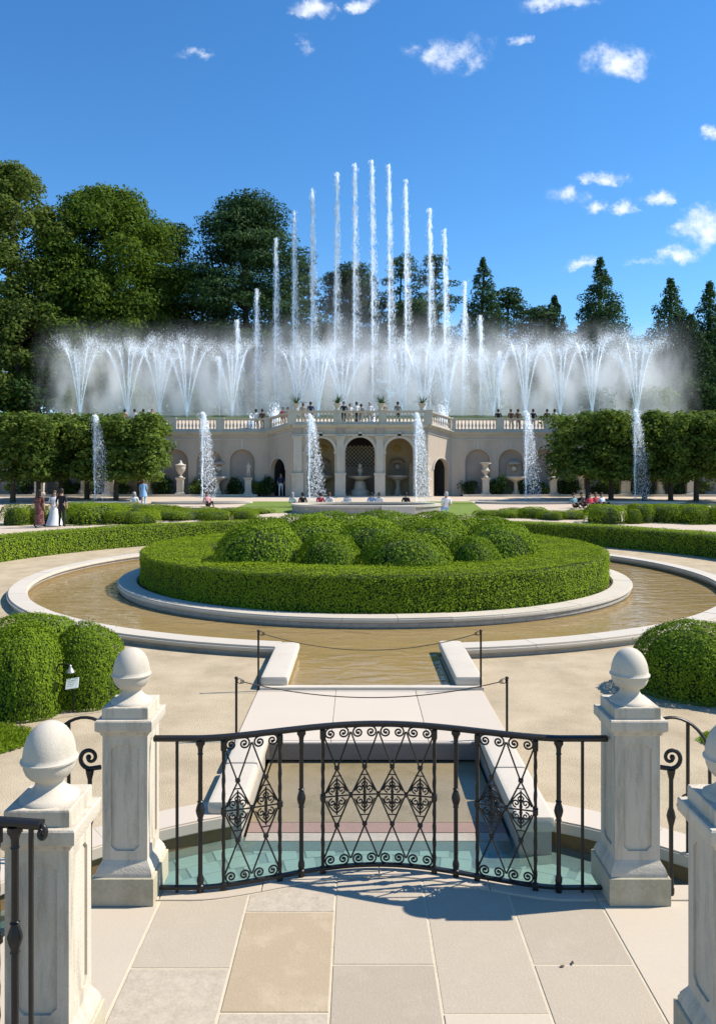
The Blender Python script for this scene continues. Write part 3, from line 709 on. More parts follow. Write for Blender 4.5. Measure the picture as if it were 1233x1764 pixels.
# volute handrails outside the far piers
def handrail(sgn, label):
    x0 = -1.70 if sgn < 0 else 1.985
    root = thing('volute_handrail', label, 'handrail', (x0,4.86,0))
    g = MB(); z = .80
    prof = [(r*.8, zz*.80) for r, zz in ((.020,.0),(.026,.03),(.026,.06),(.02,.07),(.024,.1),(.0175,.14),(.0175,.55),(.03,.60),(.036,.63),(.03,.66),(.0175,.70),(.0175,.92),(.030,.97),(.034,1.0))]
    g.lathe(prof, 10); link('newel', g.mesh('newel', 50), M['iron'], root, world=False)
    g = MB(); pts = spiral(0, z+.075, .070, 1.3, -PI/2, (1 if sgn > 0 else -1), 30, .12)
    pts = [(-sgn*.07,0,z+.015)]+pts
    g.tube(pts, [.0125-.005*i/len(pts) for i in range(len(pts))], 6, squash=1.25); ball_mesh(g, (pts[-1][0],0,pts[-1][2]), .018); link('volute', g.mesh('volute',60), M['iron'], root, world=False)
    g = MB(); pts = []
    for i in range(17):
        a = PI*.86*(i/16); pts.append((sgn*(.22-.24*math.cos(a)), .45+.08*math.sin(a), .70+.26*math.sin(a)))
    pts += [(pts[-1][0]+sgn*.02, pts[-1][1]-.02, pts[-1][2]-.16), (pts[-1][0]+sgn*.025, pts[-1][1]-.025, -.02)]
    g.tube(pts, .012, 6); link('arched_rail', g.mesh('arched_rail',60), M['iron'], root, world=False)
    g = MB(); g.tube([(sgn*.33,.52,-.02),(sgn*.33,.52,.93)], .013, 6); link('bar', g.mesh('bar_post',60), M['iron'], root, world=False)
    g = MB(); pts = spiral(sgn*.10, .60, .05, .75, PI*(0 if sgn > 0 else 1), (1 if sgn > 0 else -1), 14, .6)
    g.tube(pts, .006, 5); ball_mesh(g, (sgn*.05,0,.575), .016); ball_mesh(g, (sgn*.10,0,.572), .018); link('small_scroll', g.mesh('small_scroll',60), M['iron'], root, world=False)
    return root
handrail(-1, 'black iron handrail with curled volute outside the left far pier')
handrail(1, 'black iron handrail with curled volute outside the right far pier')

# ------------------------------------------------------------------ foliage builders
def core_obj(name, me, parent): return link(name, me, M['hedgecore'], parent, world=False)
def ring_hedge(name, label, ri, ro, zb, zt, a0, a1, dens, size, mat, centre=PC, zfun=None, group=None, rnd=.05):
    root = thing(name, label, 'hedge', (centre[0],centre[1],0), group=group)
    n = max(16, int(abs(a1-a0)*24)); ins = .05
    zf = zfun or (lambda x, y: 0.0)
    sect = [(ri+ins,zb),(ro-ins,zb),(ro-ins,zt-ins-.03),(ro-ins-.05,zt-ins),(ri+ins+.05,zt-ins),(ri+ins,zt-ins-.03)]
    vs = []; fs = []; k = len(sect)
    for i in range(n+1):
        a = a0+(a1-a0)*i/n
        for r, z in sect:
            x, y = r*math.cos(a), r*math.sin(a); vs.append((x,y,z+zf(x+centre[0],y+centre[1])))
    for i in range(n):
        for q in range(k): fs.append((i*k+q, i*k+(q+1)%k, (i+1)*k+(q+1)%k, (i+1)*k+q))
    fs += [tuple(range(k)), tuple(range(n*k,(n+1)*k))]
    core_obj('twig_core', MB().add(vs,fs).mesh('twig_core'), root)
    pos = []; nrm = []
    L = abs(a1-a0)
    def face(npts, kind):
        a = rng.uniform(a0, a1, npts)
        if kind == 'top':
            r = np.sqrt(rng.uniform(ri*ri, ro*ro, npts)); z = np.full(npts, zt)
            ed = np.minimum(r-ri, ro-r); z = z-np.clip(rnd-ed, 0, 1)**2/rnd*.8
            nn = np.stack([np.zeros(npts),np.zeros(npts),np.ones(npts)],1)
        else:
            s = 1 if kind == 'out' else -1
            r = np.full(npts, ro if s > 0 else ri); z = rng.uniform(zb, zt-.02, npts)
            nn = np.stack([s*np.cos(a),s*np.sin(a),np.full(npts,.25)],1)
        p = np.stack([r*np.cos(a), r*np.sin(a), z],1)
        off = vnoise(p, 1.6, 3)*.024+vnoise(p, 6, 4)*.014+rng.normal(size=npts)*.014+np.where(rng.uniform(size=npts) < .025, rng.exponential(.03,npts), 0)
        p = p+nn*off[:,None]
        pos.append(p); nrm.append(nn)
    face(int(dens*L*(ro*ro-ri*ri)/2), 'top'); face(int(dens*L*ro*(zt-zb)), 'out'); face(int(dens*.8*L*ri*(zt-zb)*(.6 if ri < 5 else 1)), 'in')
    if abs(L-2*PI) > .01:
        for a in (a0, a1):
            npt = int(dens*(ro-ri)*(zt-zb)); r = rng.uniform(ri,ro,npt); z = rng.uniform(zb,zt,npt)
            sgn = -1 if a == min(a0,a1) else 1
            pos.append(np.stack([r*np.cos(a),r*np.sin(a),z],1)); nrm.append(np.tile(np.array([[-math.sin(a)*sgn,math.cos(a)*sgn,.1]]),(npt,1)))
    pos = np.concatenate(pos); nrm = np.concatenate(nrm)
    if zfun: pos[:,2] += np.array([zf(x+centre[0],y+centre[1]) for x,y in pos[:,:2]])
    V, Fq, t = leaf_quads(pos, nrm, size, .62, .40)
    link('foliage', np_mesh('foliage', V, Fq, t), mat, root, world=False)
    return root
ring_hedge('island_hedge', 'thick clipped box hedge ring on the island in the round pool', HI, HO, .12, .83, 0, 2*PI, 2500, .033, M['hedge'])

def superblob(n, ex=1.0, flat=.0):
    """points and normals over a unit clipped dome: round plan, sides steep, base at z=0, top z=1"""
    u = unit(n); u = u[(u[:,2] > -.55)]
    p = np.sign(u)*np.abs(u)**ex; p = p/np.max(np.abs(p)) if False else p
    return p, u
def mound_mesh(name, n, leaf, rx=1.0, rz=1.0, ex=.8, seed=0):
    p, u = superblob(n, ex)
    p = p*np.array([[rx,rx,rz]]); 
    off = vnoise(u, 2.6, seed)*.045+vnoise(u, 6, seed+1)*.025+rng.normal(size=len(p))*.018+np.where(rng.uniform(size=len(p)) < .02, rng.exponential(.035,len(p)), 0)
    p = p+u*off[:,None]
    nn = u/np.array([[rx,rx,rz]])
    V, Fq, t = leaf_quads(p, nn, leaf, .62, .48)
    return np_mesh(name, V, Fq, t)
def blob_core(name, rx, rz, ex=.8, k=.93):
    g = MB(); prof = []
    for a in np.linspace(-.55, PI/2, 9): prof.append((max(1e-3, rx*k*math.cos(a)**ex), rz*k*(math.sin(a) if a < 0 else math.sin(a)**ex)))
    g.lathe(prof, 20); return g.mesh(name, 60)
MND = [mound_mesh('mound_foliage', 17000, .047, 1, 1, .82, s) for s in (1,2,3)]
MNC = blob_core('mound_core', 1, 1, .82, .84)
def mound(name, label, x, y, z0, rx, h, k=0, cat='shrub', group=None, mat='mound', fol=None, ry=None, rz=0):
    """clipped dome: lower quarter sits in the ground"""
    root = thing(name, label, cat, (x,y,z0), rz, group)
    sz = h/1.25
    fo = link('foliage', (fol or MND[k%3]), M[mat], root, world=False, loc=(0,0,h-sz), rz=k*1.3, scale=(rx,ry or rx,sz))
    co = link('twig_core', MNC, M['hedgecore'], root, world=False, loc=(0,0,h-sz), scale=(rx,ry or rx,sz))
    return root
# island mounds: (image x, image y of the top, distance, radius)
isl_m = [(448,901,16.3,1.0),(567,919,15.85,.70),(700,917,15.75,.98),(815,923,16.1,.60),(858,898,17.4,.90),(460,892,19.0,.9),(545,894,17.8,1.05),(640,896,17.4,.95),(745,896,17.9,1.1),
         (520,885,20.6,1.0),(610,886,19.8,1.0),(690,886,20.4,1.05),(780,887,19.6,1.0),(560,881,22.2,.95),(655,880,22.4,1.0),(745,881,22,.95),(840,889,20.2,.9)]
where = ['at the front left of the island','second from the left in the front row on the island','widest in the front row on the island','small one at the front right of the island','big one at the right end of the island',
         'at the far left of the island','behind the second front mound of the island','in the middle of the island behind the front row','behind the widest front mound of the island',
         'back row left on the island','back row centre left on the island','back row centre right on the island','back row right on the island','rearmost left on the island','rearmost centre on the island','rearmost right on the island','rear mound at the right end of the island']
for k, (px, py, d, r) in enumerate(isl_m):
    q = P(px, py, d)
    mound('boxwood_mound', 'clipped rounded boxwood mound, '+where[k], q.x, d, .12, r, q.z-.12, k, group='boxwood mounds on the island')
# near boxwood balls
NEARB = mound_mesh('near_ball_foliage', 30000, .044, 1, 1, .85, 8)
def nearball(px, pyb, pyt, rpx, lab, k, d=None, ry=None):
    d = d or CAMH*F/(pyb-HOR); r = rpx*d/F; q = P(px, pyb, d); h = (pyb-pyt)*d/F*.93
    mound('boxwood_ball', lab, q.x, d+.2, 0, r, h*1.02, k, fol=NEARB, mat='mound', ry=ry)
nearball(28,1236,1078,70,'clipped boxwood ball at the left picture edge beside the small sign',0)
nearball(140,1216,1077,66,'clipped boxwood ball behind the small sign and path lamp',1)
nearball(40,1150,1060,85,'flat topped boxwood behind the two clipped balls at left',2)
nearball(1205,1196,1073,98,'large clipped boxwood at the right behind the pier finial',3)
nearball(1330,1215,1080,90,'clipped boxwood at the far right edge',1)

# outer arc hedges behind the pool
ring_hedge('arc_hedge', 'long clipped arc hedge behind the pool on the left', 11.3, 12.45, 0, .70, R(106), R(190), 1200, .045, M['hedge'], zfun=lambda x,y: gz(y))
ring_hedge('arc_hedge', 'long clipped arc hedge in shadow behind the pool on the right', 11.3, 12.45, 0, .70, R(-10), R(73), 1200, .045, M['hedge'], zfun=lambda x,y: gz(y))

# grass patches, mulch
def patch(name, pts, mat, z=.004, label=None):
    g = MB(); g.add([(x,y,z) for x,y in pts], [tuple(range(len(pts)))]); return tag(link(name, g.mesh(name), M[mat]), kind='structure')
def grass_patch(name, cx, cy, rx, ry, n, label):
    pts = [(cx+rx*math.cos(a)*(1+.08*math.sin(5*a)), cy+ry*math.sin(a)*(1+.06*math.cos(4*a))) for a in np.linspace(0,2*PI,40)[:-1]]
    patch(name, pts, 'grass')
    rr = np.sqrt(rng.uniform(0,1,n)); an = rng.uniform(0,2*PI,n)
    pos = np.stack([cx+rx*rr*np.cos(an), cy+ry*rr*np.sin(an), rng.uniform(.01,.04,n)],1)
    V, Fq, t = leaf_quads(pos, unit(n)*np.array([[1,1,.1]]), .05, .22, .3)
    tag(link('grass_blades', np_mesh('grass_blades', V, Fq, t), M['farbox']), label, 'grass', kind='stuff')
grass_patch('lawn', -4.05, 7.6, .85, .52, 9000, 'small patch of short lawn at the left edge')
grass_patch('lawn', 4.2, 7.55, .8, .45, 7000, 'small patch of short lawn at the right edge')
patch('planting_bed', [(-4.6,8.0),(-3.6,8.15),(-2.75,8.6),(-2.5,9.0),(-3,9.6),(-5.5,9.6)], 'mulch', .003)

# ------------------------------------------------------------------ rope posts, sign, lamp
def rope_post(px, d, h, lab):
    x = (px-CXI)/F*d; root = thing('rope_post', lab, 'post', (x,d,0), group='rope posts by the footbridge')
    g = MB(); g.tube([(0,0,-.02),(0,0,h)], .0125, 8); link('shaft', g.mesh('shaft',60), M['post'], root, world=False)
    g = MB(); g.lathe([(.0135,h-.01),(.019,h-.004),(.019,h+.006),(.012,h+.014),(.001,h+.016)], 10); link('cap', g.mesh('post_cap',60), M['post'], root, world=False)
    s = 1 if x < 0 else -1
    g = MB(); g.tube([(s*(.035+.024*math.cos(a)),0,h-.03+.024*math.sin(a)) for a in np.linspace(0,2*PI,13)], .0042, 5, cap=False); link('ring', g.mesh('post_ring',60), M['post'], root, world=False)
    return Vector((x+s*.058, d, h-.035))
def rope(a, b, sag, lab):
    pts = []
    for i in range(41):
        t = i/40; p = a.lerp(b,t); p.z -= sag*4*t*(1-t); pts.append(p)
    root = thing('rope', lab, 'rope', ((a.x+b.x)/2,a.y,0))
    g = MB(); g.tube(pts, .0055, 6); link('cord', g.mesh('cord',60), M['rope'], root)
    for p, s in ((a,-1),(b,1)):
        g = MB(); g.tube([(p.x+s*.0+.018*math.cos(q)*-s*-1, p.y, p.z+.018*math.sin(q)) for q in np.linspace(0,2*PI,11)], .004, 5, cap=False); link('hook', g.mesh('hook',60), M['post'], root)
a = rope_post(445,9.36,.735,'slim black rope post at the pool end of the bridge, left side'); b = rope_post(828,9.36,.735,'slim black rope post at the pool end of the bridge, right side')
rope(a, b, .20, 'dark rope sagging across the pool end of the footbridge')
a = rope_post(407,7.66,.62,'slim black rope post at the near end of the bridge, left side'); b = rope_post(873,7.66,.62,'slim black rope post at the near end of the bridge, right side')
rope(a, b, .16, 'dark rope sagging across the near end of the footbridge')

s_d = 8.45; q = P(98,1217,s_d)
lamp = thing('path_lamp', 'small dark path lamp with bell shade beside the left boxwood', 'lamp', (q.x,s_d,0))
g = MB(); pts = [(0,0,0),(0,0,.50),(.01,0,.535),(.04,-.01,.56),(.09,-.02,.57),(.13,-.03,.565),(.155,-.03,.55)]; g.tube(pts, .009, 6); link('stem', g.mesh('stem',60), M['post'], lamp, world=False)
g = MB(); g.lathe([(.008,.56),(.014,.55),(.018,.53),(.03,.51),(.045,.49),(.05,.478),(.046,.476),(.02,.50)], 14, (.16,-.03,0)); link('lamp_shade', g.mesh('lamp_shade',60), M['brass'], lamp, world=False)
q = P(125,1215,8.5)
sg = thing('plant_sign', 'small pale green sign plate on a stake before the boxwood ball', 'sign', (q.x,8.5,0))
g = MB(); g.tube([(0,.02,0),(0,.005,.30)], .008, 6); link('stake', g.mesh('stake',60), M['post'], sg, world=False)
Mx = Matrix.Translation((.0,-.01,.335)) @ Matrix.Rotation(R(-9),4,'Y') @ Matrix.Rotation(R(-38),4,'X')
g = MB(); g.box(-.072,.072,-.005,.005,-.062,.062,.004,Mx); link('plate', g.mesh('plate'), M['signplate'], sg, world=False)
g = MB()
for k in range(4): g.box(-.05,.05-.012*k,-.0065,-.0055,.03-.02*k,.034-.02*k,0,Mx)
link('print_lines', g.mesh('print_lines'), plain('print_ink', (.25,.32,.28), .6), sg, world=False)
#PART2
M['thinstream'] = dropmat('thin_white_water', (.88,.92,.95), .5, .45)
M['slope'] = stone('rough_grass_slope', (.11,.15,.04), (.055,.08,.025), s1=.4, s2=6, var=.7, bump=.4, rough=.95)
# ------------------------------------------------------------------ the far terrace wall and loggia
CW = 0.15                       # axis of the loggia
YP, YW = 56.0, 58.0             # loggia front, wing wall front
XP, XC = 4.96, 6.95             # half widths: loggia front, corner with the wings
Z0 = .75
ZPC, ZWC = 6.05, 5.62           # underside of the balustrade: loggia, wings
BH = 1.05                       # balustrade height
def arched_wall(u0, u1, z0, z1, ops, dep, back=True, nseg=14):
    """front face in (u, depth, z); ops = (centre, width, spring z); openings reach z0. returns wall MB, back-panel MBs"""
    g = MB(); backs = []; cur = u0
    for (c, w, zs) in sorted(ops):
        a, b = c-w/2, c+w/2; r = w/2
        g.add([(cur,0,z0),(a,0,z0),(a,0,z1),(cur,0,z1)], [(0,1,2,3)])
        arc = [(c-r*math.cos(PI*k/nseg), zs+r*math.sin(PI*k/nseg)) for k in range(nseg+1)]
        for k in range(nseg):
            (ua,za),(ub,zb) = arc[k], arc[k+1]
            g.add([(ua,0,za),(ub,0,zb),(ub,0,z1),(ua,0,z1)], [(0,1,2,3)])
            g.add([(ua,0,za),(ua,dep,za),(ub,dep,zb),(ub,0,zb)], [(0,1,2,3)])
        for x in (a, b): g.add([(x,0,z0),(x,dep,z0),(x,dep,zs),(x,0,zs)], [(0,1,2,3)])
        if back:
            m = MB(); pts = [(a,dep,z0),(b,dep,z0)]+[(u,dep,z) for u,z in arc[::-1]]; m.add(pts, [tuple(range(len(pts)))]); backs.append(m)
        cur = b
    g.add([(cur,0,z0),(u1,0,z0),(u1,0,z1),(cur,0,z1)], [(0,1,2,3)])
    return g, backs
def place(m, o, ang):
    ca, sa = math.cos(ang), math.sin(ang)
    m.v = [(o[0]+u*ca-d*sa, o[1]+u*sa+d*ca, z) for (u,d,z) in m.v]; return m
def arch_band(c, w, zs, th, pro, nseg=16, zbase=None):
    """raised archivolt round an opening"""
    g = MB(); r0, r1 = w/2, w/2+th
    pr = [(r0,-pro),(r1,-pro),(r1,.0),(r0,.0)]
    vs = []; fs = []
    for k in range(nseg+1):
        a = PI*k/nseg
        for (r, d) in pr: vs.append((c-r*math.cos(a), d, zs+r*math.sin(a)))
    for k in range(nseg):
        for q in range(4): fs.append((k*4+q, k*4+(q+1)%4, k*4+4+(q+1)%4, k*4+4+q))
    fs += [(0,1,2,3), tuple(range(nseg*4,nseg*4+4))]
    return g.add(vs, fs)
def seg_box(m, p0, p1, za0, za1, zb0, zb1, front, back):
    """a beam along p0->p1, from z za0..za1 at p0 to zb0..zb1 at p1; 'front' sticks out towards the garden"""
    d = Vector((p1[0]-p0[0], p1[1]-p0[1])); d.normalize(); n = Vector((d.y,-d.x))
    vs = []
    for p, (l, h) in ((p0,(za0,za1)),(p1,(zb0,zb1))):
        for off in (front, -back):
            for z in (l, h): vs.append((p[0]+n.x*off, p[1]+n.y*off, z))
    m.add(vs, [(0,1,3,2),(4,6,7,5),(0,4,5,1),(2,3,7,6),(1,5,7,3),(0,2,6,4)])
BALF = [(.055,0),(.055,.05),(.035,.07),(.05,.12),(.085,.22),(.075,.32),(.035,.48),(.03,.56),(.05,.60),(.055,.64)]
def balustrade(root, p0, p1, za, zb, bays, first=True, last=True):
    """plinth, rail, piers and balusters; bays = count of baluster bays"""
    L = math.hypot(p1[0]-p0[0], p1[1]-p0[1])
    at = lambda t: (p0[0]+(p1[0]-p0[0])*t, p0[1]+(p1[1]-p0[1])*t)
    zz = lambda t: za+(zb-za)*t
    m = MB(); seg_box(m, p0, p1, za, za+.20, zb, zb+.20, .10, .12); link('balustrade_plinth', m.mesh('balustrade_plinth'), M['farstone'], root)
    m = MB(); seg_box(m, p0, p1, za+.86, za+.93, zb+.86, zb+.93, .13, .15); seg_box(m, p0, p1, za+.93, za+1.0, zb+.93, zb+1.0, .17, .19)
    link('handrail', m.mesh('balustrade_handrail'), M['farstone'], root)
    ang = math.atan2(p1[1]-p0[1], p1[0]-p0[0])
    for i in range(bays+1):
        t = i/bays
        if (i == 0 and not first) or (i == bays and not last): continue
        x, y = at(t); z = zz(t); pw = .30
        g = MB(); g.box(-pw,pw,-.16,.17,.0,.96); g.box(-pw-.04,pw+.04,-.22,.23,.96,1.05); g.box(-pw+.09,pw-.09,-.18,-.16,.28,.8)
        place(g, (x,y), ang); g.v = [(a,b,c+z) for a,b,c in g.v]
        link('balustrade_pier', g.mesh('balustrade_pier'), M['farstone'], root)
    g = MB()
    for i in range(bays):
        n = max(3, int(L/bays/.27)-2)
        for k in range(n):
            t = (i+(.34/(L/bays))+(1-.68/(L/bays))*(k+.5)/n)/bays
            x, y = at(t); g.lathe([(r,zq+zz(t)+.2) for r,zq in BALF], 6, (x,y,0), cap=False)
    o = link('balusters', g.mesh('balusters',60), M['farstone'], root); o['kind'] = 'stuff'
def cornice(root, p0, p1, za, zb, trimL=0, trimR=0):
    m = MB()
    for (lo, hi, pr) in ((-.62,-.55,.05),(-.22,-.12,.14),(-.12,-.05,.24),(-.05,-.003,.32)):
        seg_box(m, p0, p1, za+lo, za+hi, zb+lo, zb+hi, pr, -.004)
    link('cornice', m.mesh('cornice'), M['farstone'], root)

# loggia
log = thing('stone_loggia', 'pale stone loggia with three tall arches in the middle of the wall', 'loggia', (CW,YP,Z0))
ops = [(-2.87,2.02,4.05),(0.0,2.14,4.05),(2.87,2.02,4.05)]
g, _ = arched_wall(-XP, XP, Z0-.4, ZPC-.003, ops, .55, back=False)
link('front_wall', place(g,(CW,YP),0).mesh('front_wall'), M['stucco'], log)
for (c, w, zs) in ops:
    link('archivolt', place(arch_band(c,w,zs,.20,.07),(CW,YP),0).mesh('archivolt'), M['farstone'], log)
    g = MB(); g.box(c-.13,c+.13,-.16,.0,zs+w/2-.02,zs+w/2+.42); link('keystone', place(g,(CW,YP),0).mesh('keystone'), M['farstone'], log)
for (c, w) in ((-4.55,.62),(-1.43,.52),(1.43,.52),(4.55,.62)):
    g = MB(); g.box(c-w/2,c+w/2,-.13,-.003,Z0+1.75,4.98); link('pilaster', place(g,(CW,YP),0).mesh('pilaster'), M['farstone'], log)
    g = MB(); g.box(c-w/2-.11,c+w/2+.11,-.24,-.004,Z0-.3,Z0+1.62); g.box(c-w/2-.16,c+w/2+.16,-.29,-.004,Z0+1.62,Z0+1.75); g.box(c-w/2-.16,c+w/2+.16,-.29,-.004,Z0-.35,Z0+.22); link('pedestal', place(g,(CW,YP),0).mesh('pedestal'), M['farstone'], log)
    g = MB(); g.box(c-w/2-.06,c+w/2+.06,-.19,-.004,4.98,5.12); g.box(c-w/2-.12,c+w/2+.12,-.25,-.004,5.12,5.2); link('capital', place(g,(CW,YP),0).mesh('capital'), M['farstone'], log)
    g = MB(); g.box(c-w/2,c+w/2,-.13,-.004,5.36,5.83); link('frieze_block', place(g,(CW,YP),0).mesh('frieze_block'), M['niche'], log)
for c in (-1.69-.12,-1.07-.12+.0,1.07+.12,1.69+.12,-4.1,4.1):       # imposts at the arch springing
    g = MB(); g.box(c-.12,c+.12,-.09,-.0045,3.92,4.05); link('impost', place(g,(CW,YP),0).mesh('impost'), M['farstone'], log)
m = MB(); seg_box(m, (CW-XP,YP),(CW+XP,YP), 5.2, 5.36, 5.2, 5.36, .16, -.004); link('architrave', m.mesh('architrave'), M['farstone'], log)
cornice(log, (CW-XP,YP),(CW+XP,YP), ZPC, ZPC)
balustrade(log, (CW-XP,YP),(CW+XP,YP), ZPC, ZPC, 3)
g = MB(); g.box(CW-XP+.3,CW+XP-.3,YP+3.2,YP+3.5,Z0-.4,6.0); link('back_wall', g.mesh('back_wall'), M['room'], log)
g = MB(); g.box(CW-XP+.3,CW+XP-.3,YP+.56,YP+3.19,5.35,5.7); link('ceiling', g.mesh('loggia_ceiling'), M['room'], log)
for x in (-XP+.3,-1.5,1.4,XP-.4): 
    g = MB(); g.box(CW+x,CW+x+.1,YP+.56,YP+3.19,Z0-.4,5.34); link('side_wall', g.mesh('side_wall'), M['room'], log)
g = MB(); g.box(CW-XP-.2,CW+XP+.2,YP-.75,YP+3.3,Z0-.5,Z0+.06); link('floor_step', g.mesh('floor_step'), M['farstone'], log)
# lattice in the middle arch
lat = MB()
for k in range(-9,10):
    for s_ in (-1,1):
        x = k*.30
        a = Vector((CW+x-s_*.8, YP+3.16, 3.0)); b = Vector((CW+x+s_*.8, YP+3.16, 4.6))
        t0, t1 = 0.0, 1.0
        pts = []
        for t in np.linspace(0,1,9):
            q = a.lerp(b,t)
            if abs(q.x-CW) < 1.2: pts.append(q)
        if len(pts) > 1: lat.tube([pts[0],pts[-1]], .05, 4)
link('lattice', lat.mesh('lattice'), M['farstone'], log)
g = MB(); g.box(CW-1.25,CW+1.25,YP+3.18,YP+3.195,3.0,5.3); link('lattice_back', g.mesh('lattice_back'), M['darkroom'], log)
g = MB(); g.box(CW-1.25,CW+1.25,YP+3.1,YP+3.19,Z0,3.0); link('dado', g.mesh('dado'), M['niche'], log)
# fountains in the three arches
def tier_fountain(x, y, z, lab):
    r = thing('tiered_fountain', lab, 'fountain', (x,y,z))
    g = MB(); g.lathe([(.75,0),(.75,.3),(.62,.4),(.5,.5),(.42,1.0),(.3,1.1)], 16); link('pedestal', g.mesh('fountain_pedestal',40), M['farstone'], r, world=False)
    g = MB(); g.lathe([(.2,1.1),(.4,1.2),(.9,1.35),(.98,1.45),(.9,1.47),(.3,1.40)], 20); link('bowl', g.mesh('fountain_bowl',40), M['farstone'], r, world=False)
    g = MB(); g.lathe([(.18,1.40),(.12,1.6),(.2,1.75),(.22,1.95),(.1,2.1),(.15,2.2),(.12,2.35),(.01,2.42)], 12); link('finial', g.mesh('fountain_finial',40), M['farstone'], r, world=False)
tier_fountain(CW, YP+1.6, Z0+.06, 'pale tiered fountain inside the middle arch of the loggia')
def wall_fountain(x, y, z, lab, back, s=1.0, group=None):
    r = thing('wall_fountain', lab, 'fountain', (x,y,z), group=group)
    g = MB(); g.lathe([(.28*s,0),(.24*s,.2*s),(.16*s,.3*s),(.14*s,.75*s),(.25*s,.9*s)], 12, cap=True); link('stem', g.mesh('fountain_stem',40), M['farstone'], r, world=False)
    g = MB(); g.lathe([(.25*s,.9*s),(.6*s,1.02*s),(.72*s,1.12*s),(.72*s,1.2*s),(.6*s,1.2*s),(.3*s,1.06*s)], 18, cap=True); link('basin', g.mesh('fountain_basin',40), M['farstone'], r, world=False)
    g = MB(); g.box(-.5*s,.5*s,back-.12,back-.01,1.2*s,2.0*s); g.lathe([(.45*s,0),(.45*s,.12),(.3*s,.25),(.01,.3)], 12, (0,back-.1,2.0*s)); link('back_plate', g.mesh('fountain_back'), M['niche'], r, world=False)
    g = MB(); g.lathe([(.02,-.2*s),(.14*s,-.14*s),(.2*s,0),(.17*s,.12*s),(.01,.22*s)], 10, (0,back-.2,1.72*s)); link('mask', g.mesh('fountain_mask',50), M['farstone'], r, world=False)
wall_fountain(CW-2.87, YP+2.4, Z0+.06, 'wall fountain with basin inside the left arch of the loggia', .8, 1.25)
wall_fountain(CW+2.87, YP+2.4, Z0+.06, 'wall fountain with basin inside the right arch of the loggia', .8, 1.25)
g = MB(); 
for sgn, lab in ((-1,'left'),(1,'right')):
    r = thing('carved_medallion', 'round ochre carved medallion high inside the %s arch of the loggia' % lab, 'medallion', (CW+sgn*2.87,YP+3.1,4.35))
    g = MB(); g.lathe([(.32,.0),(.34,.05),(.26,.07),(.18,.13),(.01,.16)], 14); g.v = [(x,-z+.09,y) for x,y,z in g.v]; link('disc', g.mesh('disc',40), stone('ochre_relief',(.5,.36,.14)) if sgn < 0 else bpy.data.materials['ochre_relief'], r, world=False)

